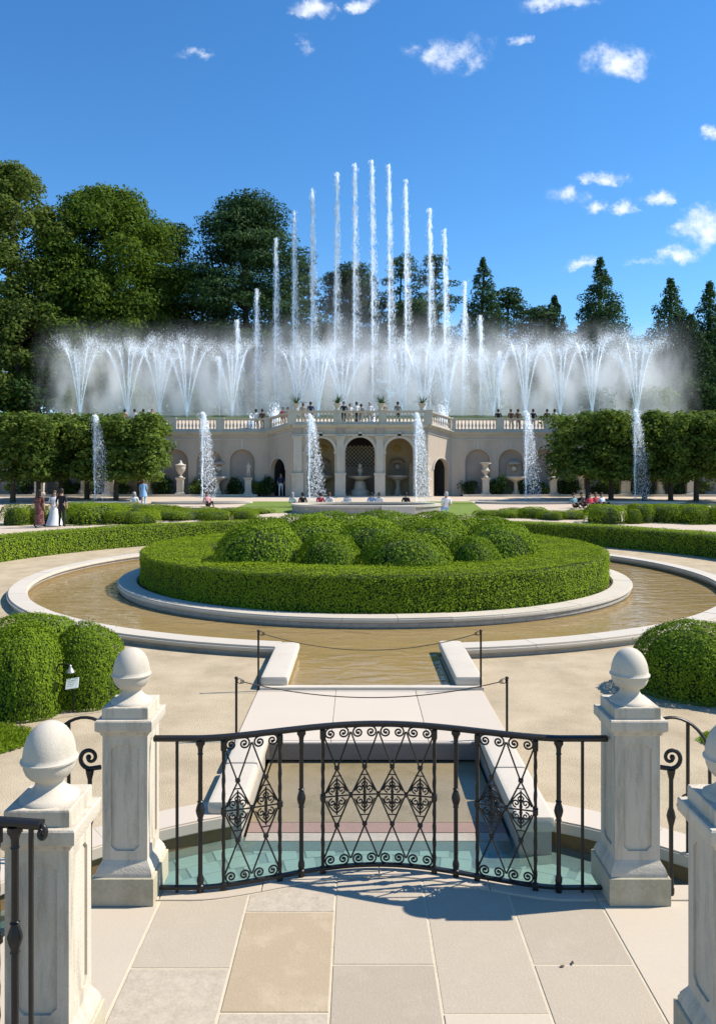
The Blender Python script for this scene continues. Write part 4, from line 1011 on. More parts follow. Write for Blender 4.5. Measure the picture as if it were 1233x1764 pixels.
# splayed walls with dark doors, wings with niches
NX = [6.95+1.95+2.52*k for k in range(11)]
for sgn, lab in ((-1,'left'),(1,'right')):
    sp = thing('splayed_wall', 'tan splayed wall with a dark arched doorway on the %s of the loggia' % lab, 'wall', (CW+sgn*6,57,Z0))
    L = math.hypot(XC-XP, YW-YP)
    p0, p1 = ((CW-XC,YW),(CW-XP,YP)) if sgn < 0 else ((CW+XP,YP),(CW+XC,YW))
    ang = math.atan2(p1[1]-p0[1], p1[0]-p0[0])
    dc = 1.18 if sgn < 0 else L-1.30
    zl, zr = (ZWC,ZPC) if sgn < 0 else (ZPC,ZWC)
    g, bk = arched_wall(0, L, Z0-.4, min(zl,zr)-.003, [(dc,1.72,Z0+1.98)], 2.4, back=True)
    g.add([(0,0,ZWC-.003),(L,0,ZWC-.003),(L if sgn < 0 else 0,0,ZPC-.003)], [(0,1,2)])
    wo_ = place(g,p0,ang).mesh('wall_face')
    link('wall_face', wo_, M['stucco'], sp)
    link('door_surround', place(arch_band(dc,1.72,Z0+1.98,.13,.05),p0,ang).mesh('door_surround'), M['farstone'], sp)
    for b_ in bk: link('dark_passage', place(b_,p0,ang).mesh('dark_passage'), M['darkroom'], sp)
    # passage lining, just inside the opening
    g, _ = arched_wall(dc-1.2, dc+1.2, Z0-.4, Z0+4.2, [(dc,1.70,Z0+1.98)], 2.38, back=False)
    g.v = [(u, d+.35 if d < 1 else d, z) for u,d,z in g.v]
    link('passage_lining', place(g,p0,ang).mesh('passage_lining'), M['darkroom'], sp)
    cornice(sp, p0, p1, zl, zr); balustrade(sp, p0, p1, zl, zr, 1, first=sgn < 0, last=sgn > 0)
    wing = thing('wing_wall', 'long tan terrace wall with shallow arched niches on the %s of the loggia' % lab, 'wall', (CW+sgn*20,YW,Z0))
    XE = 36.0
    ops = [(x-XC, 1.88, Z0+2.6) for x in NX]
    g, bk = arched_wall(0, XE-XC, Z0-.4, ZWC-.003, ops, .32)
    if sgn < 0:
        g.v = [(-u,d,z) for u,d,z in g.v]
        for b_ in bk: b_.v = [(-u,d,z) for u,d,z in b_.v]
    link('wall_face', place(g,(CW+sgn*XC,YW),0).mesh('wing_face'), M['stucco'], wing)
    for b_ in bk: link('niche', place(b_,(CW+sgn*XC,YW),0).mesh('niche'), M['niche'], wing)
    for x in NX[:5]:
        a_ = arch_band(sgn*(x-XC), 1.88, Z0+2.6, .12, .035)
        link('archivolt', place(a_,(CW+sgn*XC,YW),0).mesh('niche_archivolt'), M['stucco'], wing)
        g = MB(); g.box(sgn*(x-XC)-.1, sgn*(x-XC)+.1, -.06, -.003, Z0+3.56, ZWC-.64); link('keystone', place(g,(CW+sgn*XC,YW),0).mesh('niche_keystone'), M['farstone'], wing)
    p0, p1 = (CW+sgn*XC,YW),(CW+sgn*XE,YW)
    if sgn < 0: p0, p1 = p1, p0
    cornice(wing, p0, p1, ZWC, ZWC); balustrade(wing, p0, p1, ZWC, ZWC, 8)
    kb = thing('planting_kerb', 'low pale stone kerb of the planting strip on the %s of the loggia' % lab, 'kerb', (CW+sgn*20,56.6,Z0))
    x0, x1 = sorted((CW+sgn*7.6, CW+sgn*36))
    g = MB(); g.box(x0,x1,56.55,56.8,Z0-.3,Z0+.16); link('kerb_stone', g.mesh('planting_kerb'), M['farstone'], kb)
    g = MB(); g.box(x0,x1,56.81,57.97,Z0-.3,Z0+.10); tag(link('planting_soil', g.mesh('planting_soil'), M['soil']), kind='structure')

# urns, cherub, pedestals standing along the wall
def pedestal(r, h=1.3, w=.24):
    g = MB(); g.sqloft([(w+.1,0),(w+.1,.14),(w+.02,.2),(w,.24),(w,h-.2),(w+.04,h-.14),(w+.08,h-.08),(w+.08,h)]); link('pedestal', g.mesh('pedestal'), M['farstone'], r, world=False)
def urn(px, lab, kind):
    d = 57.2; x = (px-CXI)/F*d; r = thing('stone_urn', lab, 'urn', (x,d,Z0+.1))
    pedestal(r)
    if kind == 'vase': p = [(.2,1.3),(.2,1.36),(.09,1.42),(.09,1.5),(.2,1.62),(.34,1.85),(.38,2.05),(.36,2.16),(.42,2.2),(.42,2.25),(.2,2.32),(.12,2.4),(.1,2.5),(.03,2.6)]
    else: p = [(.2,1.3),(.2,1.38),(.1,1.45),(.14,1.6),(.3,1.72),(.32,1.85),(.2,1.95),(.2,2.15),(.3,2.3),(.42,2.34),(.42,2.4),(.25,2.42)]
    g = MB(); g.lathe(p, 16); link('vase', g.mesh('vase',50), M['farstone'], r, world=False)
urn(311,'tall covered stone urn on a pedestal left of the loggia','vase')
urn(836,'waisted stone urn on a pedestal right of the right doorway','goblet')
urn(952,'tall covered stone urn on a pedestal beside the right clipped trees','vase')
for px, w_ in ((70,'behind the dark dressed woman'),(190,'behind the left clipped trees near the leftmost jet'),(1075,'under the right clipped trees left of the rightmost jet'),(1188,'under the right clipped trees near the right edge')):
    d = 57.2; r = thing('stone_pedestal', 'pale stone pedestal at the wall '+w_, 'pedestal', ((px-CXI)/F*d,d,Z0+.1), group='plain pedestals at the wall'); pedestal(r, 1.5, .34)
for px, w_ in ((375,'between the covered urn and the cherub statue'),(888,'between the two urns on the right')):
    x = (px-CXI)/F*57.5
    wall_fountain(x, 57.4, Z0+.1, 'stone wall fountain in a niche '+w_, .88, 1.15, 'niche fountains')
for px, w_ in ((145,'under the left clipped trees'),(255,'behind the pair of sitting visitors at left'),(1000,'behind the red shirted group'),(1135,'under the right clipped trees')):
    x = (px-CXI)/F*57.5
    wall_fountain(x, 57.4, Z0+.1, 'wide stone wall fountain in shade '+w_, .88, 1.5, 'niche fountains')

# ------------------------------------------------------------------ upper garden
ug = MB()
rows = [(58.15,5.62),(62,5.66),(66,5.8),(72,7.6),(78,8.3),(100,10.2),(140,13),(400,16)]
for i in range(len(rows)-1):
    (ya,za),(yb,zb) = rows[i], rows[i+1]
    if i == 0:
        ug.add([(-60,ya,za),(60,ya,za),(60,yb,zb),(-60,yb,zb)], [(0,1,2,3)])
    else:
        w0 = 60+max(0,(ya-62))*3; w1 = 60+(yb-62)*3
        ug.add([(-w0,ya,za),(w0,ya,za),(w1,yb,zb),(-w1,yb,zb)], [(0,1,2,3)])
tag(link('upper_garden_ground', ug.mesh('upper_garden_ground'), M['slope']), kind='structure')
def uz(y):
    for (ya,za),(yb,zb) in zip(rows, rows[1:]):
        if ya <= y <= yb: return za+(zb-za)*(y-ya)/(yb-ya)
    return 5.62
g = MB(); g.box(-5.2+CW,5.2+CW,56.2,66,5.62,6.08); tag(link('loggia_deck', g.mesh('loggia_deck'), M['path']), kind='structure')
g = MB(); g.add([(-34,58.2,5.66),(34,58.2,5.66),(34,66,5.83),(-34,66,5.83),(34,71.5,7.5),(-34,71.5,7.5)], [(0,1,2,3),(3,2,4,5)]); tag(link('upper_path', g.mesh('upper_path'), M['path']), kind='structure')

# lawns and low pool in front of the wall
def quad_img(name, pts, mat, dz=.012):
    vs = []
    for px, py in pts:
        d = gd(py); vs.append(((px-CXI)/F*d, d, gz(d)+dz))
    # sample along for the slope
    g = MB(); g.add(vs, [tuple(range(len(vs)))]); return tag(link(name, g.mesh(name), M[mat]), kind='structure')
quad_img('lawn', [(380,884),(500,884),(510,864),(437,864)], 'grass')
quad_img('lawn', [(735,888),(845,888),(812,864),(730,864)], 'grass')
quad_img('lawn', [(505,869),(735,869),(735,864.5),(505,864.5)], 'grass', .014)
# ------------------------------------------------------------------ low stone basin in the middle distance
def low_basin(cx, cy, rx, ry, h, lab, z0):
    r = thing('low_pool', lab, 'pool', (cx,cy,z0)); n = 48
    def ell(k, a): return (k*rx*math.cos(a), k*ry*math.sin(a))
    def ringm(k0, k1, zl, zh):
        g = MB(); vs = []; fs = []
        for i in range(n):
            a = 2*PI*i/n
            x0_, y0_ = ell(1,a); nx, ny = math.cos(a), math.sin(a)
            for k, z in ((k0,zl),(k1,zl),(k1,zh),(k0,zh)): vs.append((x0_+nx*k, y0_+ny*k, z))
        for i in range(n):
            for q in range(4): fs.append((i*4+q, i*4+(q+1)%4, ((i+1)%n)*4+(q+1)%4, ((i+1)%n)*4+q))
        return g.add(vs, fs)
    link('wall', ringm(-.3,0,-.2,h-.1).mesh('low_wall'), M['copingside'], r, world=False)
    link('coping', ringm(-.36,.06,h-.1,h).mesh('low_coping'), M['coping'], r, world=False)
    g = MB(); g.add([ell(.98,2*PI*i/n)+(h-.2,) for i in range(n)], [tuple(range(n))]); link('water', g.mesh('low_water'), M['water'], r, world=False)
    g = MB(); g.add([ell(.98,2*PI*i/n)+(.02,) for i in range(n)], [tuple(range(n))]); link('floor', g.mesh('low_floor'), M['poolfloor'], r, world=False)
d = 43.0; low_basin((632-CXI)/F*d, d, 4.2, 2.6, .5, 'low oval stone pool in front of the loggia', gz(d)-.05)
for px, lab in ((163,'leftmost'),(348,'second from the left'),(905,'second from the right'),(1093,'rightmost')):
    d = 49.5; low_basin((px-CXI)/F*d, d, 3.2, 1.1, .16, 'low flat stone pool under the %s middle distance jet' % lab, gz(d)-.05)
g = MB(); d = 41.9; a, b = P(657,885,40.4), P(715,885,40.4); g.box(a.x,b.x,40.25,40.75,gz(40.4)-.1,gz(40.4)+.52,.02)
tag(link('stone_block', g.mesh('stone_block'), M['coping']), 'sunlit pale stone block at the front of the low oval pool', 'block')

# ------------------------------------------------------------------ parterre of clipped box behind the arc hedges
PART = [mound_mesh('parterre_foliage', 7000, .07, 1, 1, e, s) for e, s in ((.6,21),(.75,22),(.5,23))]
parts_l = [(18,906,26,36),(56,904,20,34),(92,905,24,34),(150,905,52,36),(128,890,60,24),(215,904,50,25),(190,882,70,14),(270,892,40,16),(300,898,48,18),(255,880,60,10),(365,898,30,18),(330,885,55,10),(418,897,24,18),(395,886,40,10),(445,886,22,9),(235,905,30,22)]
parts_r = [(1052,904,34,34),(1095,903,16,26),(1112,902,22,34),(1160,902,34,33),(1210,904,34,34),(1250,904,26,34),(985,896,40,15),(925,894,28,20),(955,897,24,15),(880,893,30,14),(845,892,26,13),(1020,888,30,10),(1130,880,50,10),(1200,880,50,9),(900,884,30,8),(1075,880,40,8)]
for side, lst in (('left',parts_l),('right',parts_r)):
    order = sorted(range(len(lst)), key=lambda i: lst[i][0])
    for k, (px, py, hw, hp) in enumerate(lst):
        d = gd(py); r = hw*d/F; h = hp*d/F; x = (px-CXI)/F*d
        mound('clipped_box', 'low clipped box shape, %s from the left in the %s parterre' % (nth(order.index(k)+1), side), x, d+min(r,1.2), gz(d)-.02, r, h, k, cat='shrub', group='clipped box of the %s parterre' % side, mat='farbox', fol=PART[k%3], ry=min(r,1.2))

# ------------------------------------------------------------------ trees
def blob_leaves(blobs, dens, size, asp=.65, jit=.8, updown=0.0):
    pos = []; nrm = []
    for (cx,cy,cz,rx,ry,rz) in blobs:
        area = 4*PI*((rx*ry)**1.6/3+(rx*rz)**1.6/3+(ry*rz)**1.6/3)**(1/1.6)
        n = int(area*dens)+8; u = unit(n); u[:,2] = np.where(rng.uniform(size=n) < .35, np.abs(u[:,2]), u[:,2])
        rad = rng.uniform(.5,1.16,n)**.8
        p = u*rad[:,None]*np.array([[rx,ry,rz]])+np.array([[cx,cy,cz]])
        pos.append(p); nrm.append(u+np.array([[0,0,.35]]))
    pos = np.concatenate(pos); nrm = np.concatenate(nrm)
    return leaf_quads(pos, nrm, size, asp, jit)
def tree_obj(name, label, base, blobs, trunk_h, tr, mat, bark, dens, size, cat='tree', group=None, limbs=8, asp=.65):
    root = thing(name, label, cat, base, group=group)
    V, Fq, t = blob_leaves(blobs, dens, size, asp)
    link('crown', np_mesh('crown', V, Fq, t), mat, root, world=False)
    g = MB(); n = 8
    pts = [(math.sin(i*.9)*tr*.4, math.cos(i*.7)*tr*.4, trunk_h*i/n-.3) for i in range(n+1)]
    g.tube(pts, [tr*(1.25 if i == 0 else 1-.75*i/n) for i in range(n+1)], 8)
    bs = sorted(blobs, key=lambda b: rng.uniform())[:limbs]
    for b in bs:
        z0 = min(trunk_h*.9, max(trunk_h*.25, b[2]-b[5]-abs(b[0])*.5)); a = Vector((0,0,z0)); e = Vector((b[0],b[1],b[2]))
        m_ = a.lerp(e,.5); m_.z += .06*(e-a).length
        g.tube([a, m_, e], [tr*.35, tr*.22, tr*.07], 5)
    link('trunk', g.mesh('trunk',60), bark, root, world=False)
    return root
def broad_blobs(w, h, z0, n, seed, round_=1.0):
    r = np.random.default_rng(seed); out = []
    for i in range(n):
        a = r.uniform(0,2*PI); t = r.uniform(0,1)**.75; zz = z0+(h-z0)*t
        env = math.sin(PI*min(1,(t*.86+.12)))**.62*w/2
        rad = env*math.sqrt(r.uniform(.15,1)); br = w*r.uniform(.055,.135)*(1.1-.35*t)
        rad = max(0, rad-br*.55)
        out.append((rad*math.cos(a), rad*math.sin(a), min(zz,h-br*.7), br*r.uniform(.9,1.3), br*r.uniform(.9,1.3), br*r.uniform(.65,.95)))
    return out
def pine_blobs(w, h, z0, n, seed, flat=.3):
    r = np.random.default_rng(seed); out = []
    for i in range(n):
        t = (i+r.uniform(0,1))/n; zz = z0+(h-z0)*t; a = r.uniform(0,2*PI)
        env = w/2*(math.sin(PI*(.22+.74*t))**.8); rad = env*r.uniform(.25,.95); br = w*r.uniform(.09,.16)
        out.append((rad*math.cos(a), rad*math.sin(a), zz, br*1.25, br*1.25, br*flat*r.uniform(.9,1.5)))
    return out
def cone_blobs(w, h, z0, n, seed):
    r = np.random.default_rng(seed); out = []
    for i in range(n):
        t = ((i+r.uniform(0,1))/n)**1.1; zz = z0+(h-z0)*t; a = r.uniform(0,2*PI)
        env = w/2*(1-t)**.72*(.85+.15*math.sin(i*1.7)); br = max(.42, w*.12*(1.12-t)*r.uniform(.8,1.3)); rad = max(0, env-br*.7)*math.sqrt(r.uniform(.3,1))
        out.append((rad*math.cos(a), rad*math.sin(a), zz-rad*.08, br, br, br*1.0))
    out.append((0,0,h-.5,.3,.3,.8))
    return out
def bgtree(kind, px, pxw, ytop, d, lab, seed, mat=None, n=None, z0f=.12, dens=None, size=None):
    zb = uz(d); top = CAMH+(HOR-ytop)*d/F; h = top-zb; w = pxw*d/F*{'broad':1.3,'pine':1.25,'cone':1.8}[kind]; x = (px-CXI)/F*d
    if kind == 'broad': b = broad_blobs(w, h, h*z0f, int((n or 130)*1.5), seed); m, dn, sz, bk = M[mat or 'maple'], dens or 5.0, size or .40, M['bark']
    elif kind == 'pine': b = pine_blobs(w, h, h*z0f, n or 90, seed); m, dn, sz, bk = M[mat or 'pine'], dens or 6.5, size or .42, M['barkgrey']
    else: b = cone_blobs(w, h, h*.04, n or 240, seed); m, dn, sz, bk = M[mat or 'spruce'], dens or 7, size or .36, M['barkgrey']
    return tree_obj({'broad':'broadleaf_tree','pine':'pine_tree','cone':'conifer_tree'}[kind], lab, (x,d,zb), b, h*(.8 if kind == 'broad' else .95), w*.028+.12, m, bk, dn, sz, limbs=12, asp=.5 if kind != 'broad' else .7, group='trees behind the fountains')
bgtree('broad', 20, 190, 288, 92, 'big olive green tree at the left picture edge', 1, 'oak', 150)
bgtree('broad', 35, 170, 520, 86, 'low dark olive tree below the big tree at the left edge', 22, 'oak', 90, z0f=.05)
bgtree('broad', 185, 235, 330, 97, 'great bright green maple rounded crown left of the pines', 2, 'maple', 190)
bgtree('broad', 150, 160, 470, 90, 'lower maple bough mass in front of the great maple', 23, 'maple', 90, z0f=.08)
bgtree('pine', 265, 110, 385, 106, 'dark pine peeping between the maple and the tall pine', 3)
bgtree('pine', 310, 100, 392, 108, 'shorter dark pine just left of the tallest pine', 31)
bgtree('pine', 425, 200, 348, 100, 'tallest dark pine with broad layered crown left of the jets', 4, n=150, z0f=.10)
bgtree('pine', 350, 110, 470, 98, 'dark lower pine in front of the tallest pine', 41, n=80, z0f=.08)
bgtree('pine', 515, 80, 455, 112, 'small dark pine behind the left tall jets', 5)
bgtree('pine', 605, 130, 462, 114, 'dark rounded pine behind the middle jets', 6, n=110)
bgtree('pine', 560, 90, 560, 110, 'low dark pine behind the middle spray', 61, z0f=.05)
bgtree('pine', 690, 90, 442, 112, 'open branched pine with gaps behind the right tall jets', 7, n=44, z0f=.25)
bgtree('pine', 750, 80, 440, 114, 'second open branched pine behind the right tall jets', 8, n=48, z0f=.25)
bgtree('pine', 720, 150, 520, 108, 'dark bushy pine low behind the right tall jets', 81, n=80, z0f=.05)
bgtree('cone', 832, 100, 447, 106, 'pointed dark green conifer right of the tall jets', 9)
bgtree('pine', 875, 100, 500, 108, 'dark bushy pine beside the pointed conifer', 10, n=80, z0f=.05)
bgtree('cone', 955, 80, 512, 110, 'small dark conifer between two bigger conifers', 11, mat='pine')
bgtree('pine', 930, 110, 535, 104, 'low dark pine behind the right fans', 12, n=60, z0f=.03)
bgtree('cone', 1034, 118, 446, 104, 'tall neat cone shaped conifer on the right', 13)
bgtree('cone', 1155, 100, 482, 100, 'dark spired conifer near the right edge', 14)
bgtree('cone', 1222, 90, 488, 98, 'dark conifer at the right picture edge', 15)
bgtree('cone', 1190, 90, 545, 95, 'lower dark conifer in front at the right edge', 16, mat='pine')
# wood behind: one mass
b = []
for i in range(330):
    x = rng.uniform(-66,66); y = rng.uniform(116,128); zt_ = 11+rng.uniform(0,1)*(14 if x < 8 else 9.5); b.append((x,y,zt_,rng.uniform(1.8,3.2),1.8,rng.uniform(1.5,2.8)))
V, Fq, t = blob_leaves(b, 2.2, .75); wd = link('distant_wood', np_mesh('distant_wood', V, Fq, t), M['wood']); tag(wd, 'dark band of woodland behind the fountain trees', 'woodland', kind='stuff')
# shrubs on the slope behind the balustrade
SHR = []
for s_ in range(3):
    bb = [(rng.uniform(-.7,.7),rng.uniform(-.7,.7),rng.uniform(.3,1.3),rng.uniform(.35,.6),rng.uniform(.35,.6),rng.uniform(.3,.5)) for _ in range(12)]
    V, Fq, t = blob_leaves(bb, 26, .17); SHR.append(np_mesh('shrub_foliage', V, Fq, t))
g = MB()
for k in range(7):
    a = k*.9; g.tube([(0,0,-.1),(.3*math.cos(a),.3*math.sin(a),.5),(.55*math.cos(a),.55*math.sin(a),1.05)], [.04,.03,.01], 5)
SST = g.mesh('shrub_stems',60)
def shrub(x, y, z, s, k, lab, group, mat='shrub', sz=None):
    r = thing('leafy_shrub', lab, 'shrub', (x,y,z), group=group)
    link('foliage', SHR[k%3], M[mat], r, world=False, loc=(0,0,0), rz=k*1.1, scale=(s,s,sz or s)); link('stems', SST, M['bark'], r, world=False, loc=(0,0,0), scale=(s,s,sz or s))
for k, (px, d, s_, m) in enumerate([(10,84,2.2,'shrub'),(60,82,2.4,'shrub'),(112,80,1.9,'linden'),(128,84,2.6,'shrub'),(180,85,2.5,'shrub'),(235,84,2.4,'linden'),(300,86,2.4,'shrub'),(345,82,1.8,'linden'),(400,86,2.6,'shrub'),(455,85,2.5,'shrub'),(520,88,2.6,'shrub'),
     (640,90,2.6,'shrub'),(800,88,2.6,'shrub'),(850,86,2.2,'linden'),(910,86,2.6,'shrub'),(960,86,2.2,'shrub'),(1022,78,2.0,'linden'),(1050,84,2.6,'shrub'),(1122,78,2.1,'linden'),(1165,84,2.6,'shrub'),(1215,82,2.5,'shrub')]):
    shrub((px-CXI)/F*d, d, uz(d), s_, k, 'loose leafy shrub behind the upper balustrade, %s from the left' % nth(k+1), 'shrubs on the upper slope', m)
for k, px in enumerate([20,45,110,125,165,215,275,290,335,352,395,408,445,455,465-6,812-4,850,862,905,918,935,975,985,1030,1050,1095,1112,1165,1210]):
    sc_ = .55+.3*((k*37)%10)/10
    shrub((px-CXI)/F*57.35, 57.35, Z0+.08, sc_, k, 'dark leafy shrub at the foot of the terrace wall, %s from the left' % nth(k+1), 'shrubs at the foot of the wall', 'shrub' if k%4 else 'linden', sc_*1.15)

# clipped linden trees in front of the wall
LIN = []
for s_ in range(3):
    r_ = np.random.default_rng(50+s_); bb = []
    for i in range(125):
        bb.append((r_.uniform(-1.75,1.75), r_.uniform(-1.5,1.5), r_.uniform(1.5,5.4), r_.uniform(.4,.65), r_.uniform(.4,.65), r_.uniform(.3,.5)))
    V, Fq, t = blob_leaves(bb, 26, .19, .75)
    LIN.append(np_mesh('linden_crown', V, Fq, t))
g = MB(); g.tube([(0,0,-.1),(.02,0,1.0),(-.02,.02,2.0),(.03,0,3.6),(0,0,5)], [.19,.15,.13,.09,.03], 8)
for k in range(9):
    a = k*2.1; z = 1.9+k*.33; g.tube([(0,0,z),(.6*math.cos(a),.6*math.sin(a),z+.45),(1.3*math.cos(a),1.3*math.sin(a),z+.75)], [.06,.045,.015], 5)
LTR = g.mesh('linden_trunk',60)
lind = [(22,50.0,3.0,'leftmost at the picture edge'),(66,51.0,3.0,'second from the left edge'),(105,52.6,3.0,'dark one behind, third from the left'),(150,53.2,3.0,'in the gap behind the leftmost jet'),(200,51.4,2.9,'right of the leftmost jet'),(240,52.2,2.8,'nearest the left niches'),
        (1012,51.6,2.9,'nearest the right niches'),(1052,52.4,3.0,'second from the right niches'),(1110,51.8,3.0,'just behind the rightmost jet'),(1155,51.6,3.0,'right of the rightmost jet'),(1199,51.0,3.0,'second from the right edge'),(1240,50.4,3.0,'at the right picture edge')]
for k, (px, d, w_, lab) in enumerate(lind):
    z = gz(d); top = CAMH+(HOR-(712 if px < 600 else 708))*d/F; sz = (top-z)/5.75
    r = thing('clipped_linden', 'box clipped linden tree in front of the wall, '+lab, 'tree', ((px-CXI)/F*d,d,z), group='clipped lindens')
    link('crown', LIN[k%3], M['linden'], r, world=False, loc=(0,0,0), rz=(k%4)*PI/2, scale=(1.36,1.1,sz)); link('trunk', LTR, M['bark'], r, world=False, loc=(0,0,0), rz=k, scale=(1,1,sz))

# ------------------------------------------------------------------ water jets
def stream_tube(g, pts, r0, r1, wob=.25, n=5):
    m = len(pts); rr = [(r0+(r1-r0)*i/(m-1))*(1+wob*math.sin(i*1.9+rng.uniform(0,1))) for i in range(m)]
    g.tube(pts, rr, n)
def near_jet(px, ytop, ybase, d, lab, seed):
    r_ = np.random.default_rng(seed); z0 = gz(d)+.2; x = (px-CXI)/F*d; H = CAMH+(HOR-ytop)*d/F-z0
    root = thing('water_jet', lab, 'water jet', (x,d,z0), group='middle distance water jets')
    g = MB(); pts = [(.02*i/12+.03*math.sin(i*1.3), 0, H*.97*i/12) for i in range(13)]; stream_tube(g, pts, .03, .05); link('stream', g.mesh('stream',60), M['thinstream'], root, world=False)
    n1, n2 = 1300, 3800
    t = r_.uniform(0,1,n1)**.6; p1 = np.stack([r_.normal(size=n1)*(.04+.10*t**2)+.02, r_.normal(size=n1)*(.04+.08*t**2), H*t*1.0],1)
    s = r_.uniform(0,1,n2)**1.35; dr = r_.uniform(.02,1,n2)
    p2 = np.stack([.02+.95*dr*np.sqrt(s)+r_.normal(size=n2)*(.04+.10*s), r_.normal(size=n2)*(.08+.3*s), H*(1-s)+r_.normal(size=n2)*.04],1)
    keep = p2[:,2] > 0; p2 = p2[keep]
    p = np.concatenate([p1,p2]); sz = r_.uniform(.007,.022,len(p)); st = np.zeros((len(p),3)); st[:,2] = r_.uniform(.0,.10,len(p))
    V, Fq = tetras(p, sz, st); link('falling_drops', np_mesh('falling_drops', V, Fq), M['drop'], root, world=False)
for k, (px, yt, lab) in enumerate([(163,716,'leftmost white jet before the left clipped trees'),(348,711,'white jet before the left niches'),(532,714,'white jet before the left arch of the loggia'),(716,712,'white jet before the right arch of the loggia'),(905,709,'white jet before the right niches'),(1093,706,'rightmost white jet before the right clipped trees')]):
    near_jet(px, yt, 866, 46.5 if k in (2,3) else 49.5, lab, 300+k)
def tall_jet(px, ytop, d, lab, seed):
    r_ = np.random.default_rng(seed); z0 = uz(d); x = (px-CXI)/F*d; H = CAMH+(HOR-ytop)*d/F-z0
    root = thing('tall_water_jet', lab, 'water jet', (x,d,z0), group='tall jets of the upper fountain')
    g = MB(); m = 22; lean_ = r_.normal()*.008; pts = [(lean_*H*i/m+.06*math.sin(i*.8+seed*1.7)*i/m, 0, H*.97*i/m) for i in range(m+1)]; stream_tube(g, pts, .05, .06, .35); link('stream', g.mesh('tall_stream',60), M['stream'], root, world=False)
    n1 = int(150*H); n2 = int(250*H)
    t = r_.uniform(0,1,n1)**.8; p1 = np.stack([r_.normal(size=n1)*(.05+.09*t), r_.normal(size=n1)*.1, H*t],1)
    s = r_.uniform(0,1,n2)**1.1; p2 = np.stack([.06+.7*s*r_.uniform(.0,1.0,n2)+r_.normal(size=n2)*(.07+.22*s), r_.normal(size=n2)*(.15+.5*s), H*(1-s)],1)
    p1[:,0] += .06*np.sin(p1[:,2]*2.1+seed)*t; p = np.concatenate([p1,p2]); p[:,0] += lean_*p[:,2]; lump = np.sin(p[:,2]*1.7+seed)+np.sin(p[:,2]*4.3+seed*2); p = p[(p[:,2] > 0)&(lump+r_.normal(size=len(p))*1.2 > -1.1)]; sz = r_.uniform(.008,.024,len(p)); st = np.zeros((len(p),3)); st[:,2] = r_.uniform(.05,.3,len(p))
    V, Fq = tetras(p, sz, st); link('falling_drops', np_mesh('tall_drops', V, Fq), M['drop'], root, world=False)
tall = [(378,615),(409,552),(441,498),(473,411),(505,363),(537,325),(575,298),(609,282),(642,276),(671,284),(699,310),(741,360),(767,395),(797,485),(828,543),(859,605)]
ordn = ['first','second','third','fourth','fifth','sixth','seventh','eighth','ninth','tenth','eleventh','twelfth','thirteenth','fourteenth','fifteenth','sixteenth']
for k, (px, yt) in enumerate(tall):
    tall_jet(px, yt, 76+3.5*math.sin(PI*k/15), 'tall straight white water jet, %s from the left of the upper row' % ordn[k], 400+k)
def fan_jet(px, ytop, d, lab, seed, spread=.20, n_st=5, mist=1.0):
    r_ = np.random.default_rng(seed); z0 = uz(d); x = (px-CXI)/F*d; H = CAMH+(HOR-ytop)*d/F-z0
    root = thing('fan_water_jet', lab, 'water jet', (x,d,z0), group='fan jets of the upper fountain')
    v0 = math.sqrt(2*9.8*H); g = MB(); P_, S_ = [], []
    for k in range(n_st):
        a = (k/(n_st-1)*2-1)*spread+r_.normal()*.015; vx, vz = v0*math.tan(a)*.95, v0*r_.uniform(.86,1.0); tt = vz/9.8
        pts = [(vx*t, .15*(k-2)*t, vz*t-4.9*t*t) for t in np.linspace(0,tt*.72,12)]
        stream_tube(g, pts, .035, .05, .3)
        n = int(1700*mist*r_.uniform(.6,1.15)); t = tt*(r_.uniform(0,1,n)**.62)*1.15; jit = (.03+.30*(t/tt)**3)
        px_ = vx*t+r_.normal(size=n)*jit*1.3+.25*np.clip(t-tt*.7,0,9)**2; pz = vz*t-4.9*t*t+r_.normal(size=n)*jit; py_ = r_.normal(size=n)*(.1+.5*(t/tt))
        q = np.stack([px_,py_,pz],1); q = q[pz > .05]; P_.append(q)
    p = np.concatenate(P_); sz = r_.uniform(.007,.020,len(p)); st = np.zeros((len(p),3)); st[:,2] = r_.uniform(.0,.14,len(p))
    link('streams', g.mesh('fan_streams',60), M['stream'], root, world=False)
    V, Fq = tetras(p, sz, st); link('spray', np_mesh('spray', V, Fq), M['drop'], root, world=False)
fans = [(138,584),(220,580),(275,578),(322,580),(400,578),(515,590),(548,586),(590,588),(692,588),(730,586),(770,590),(850,596),(905,582),(965,575),(1020,572),(1097,572)]
for k, (px, yt) in enumerate(fans):
    fan_jet(px, yt, 74.5+.8*(k%3), 'fan shaped spray of white water, %s from the left on the upper terrace' % ordn[k], 500+k, .17 if k%2 else .14)
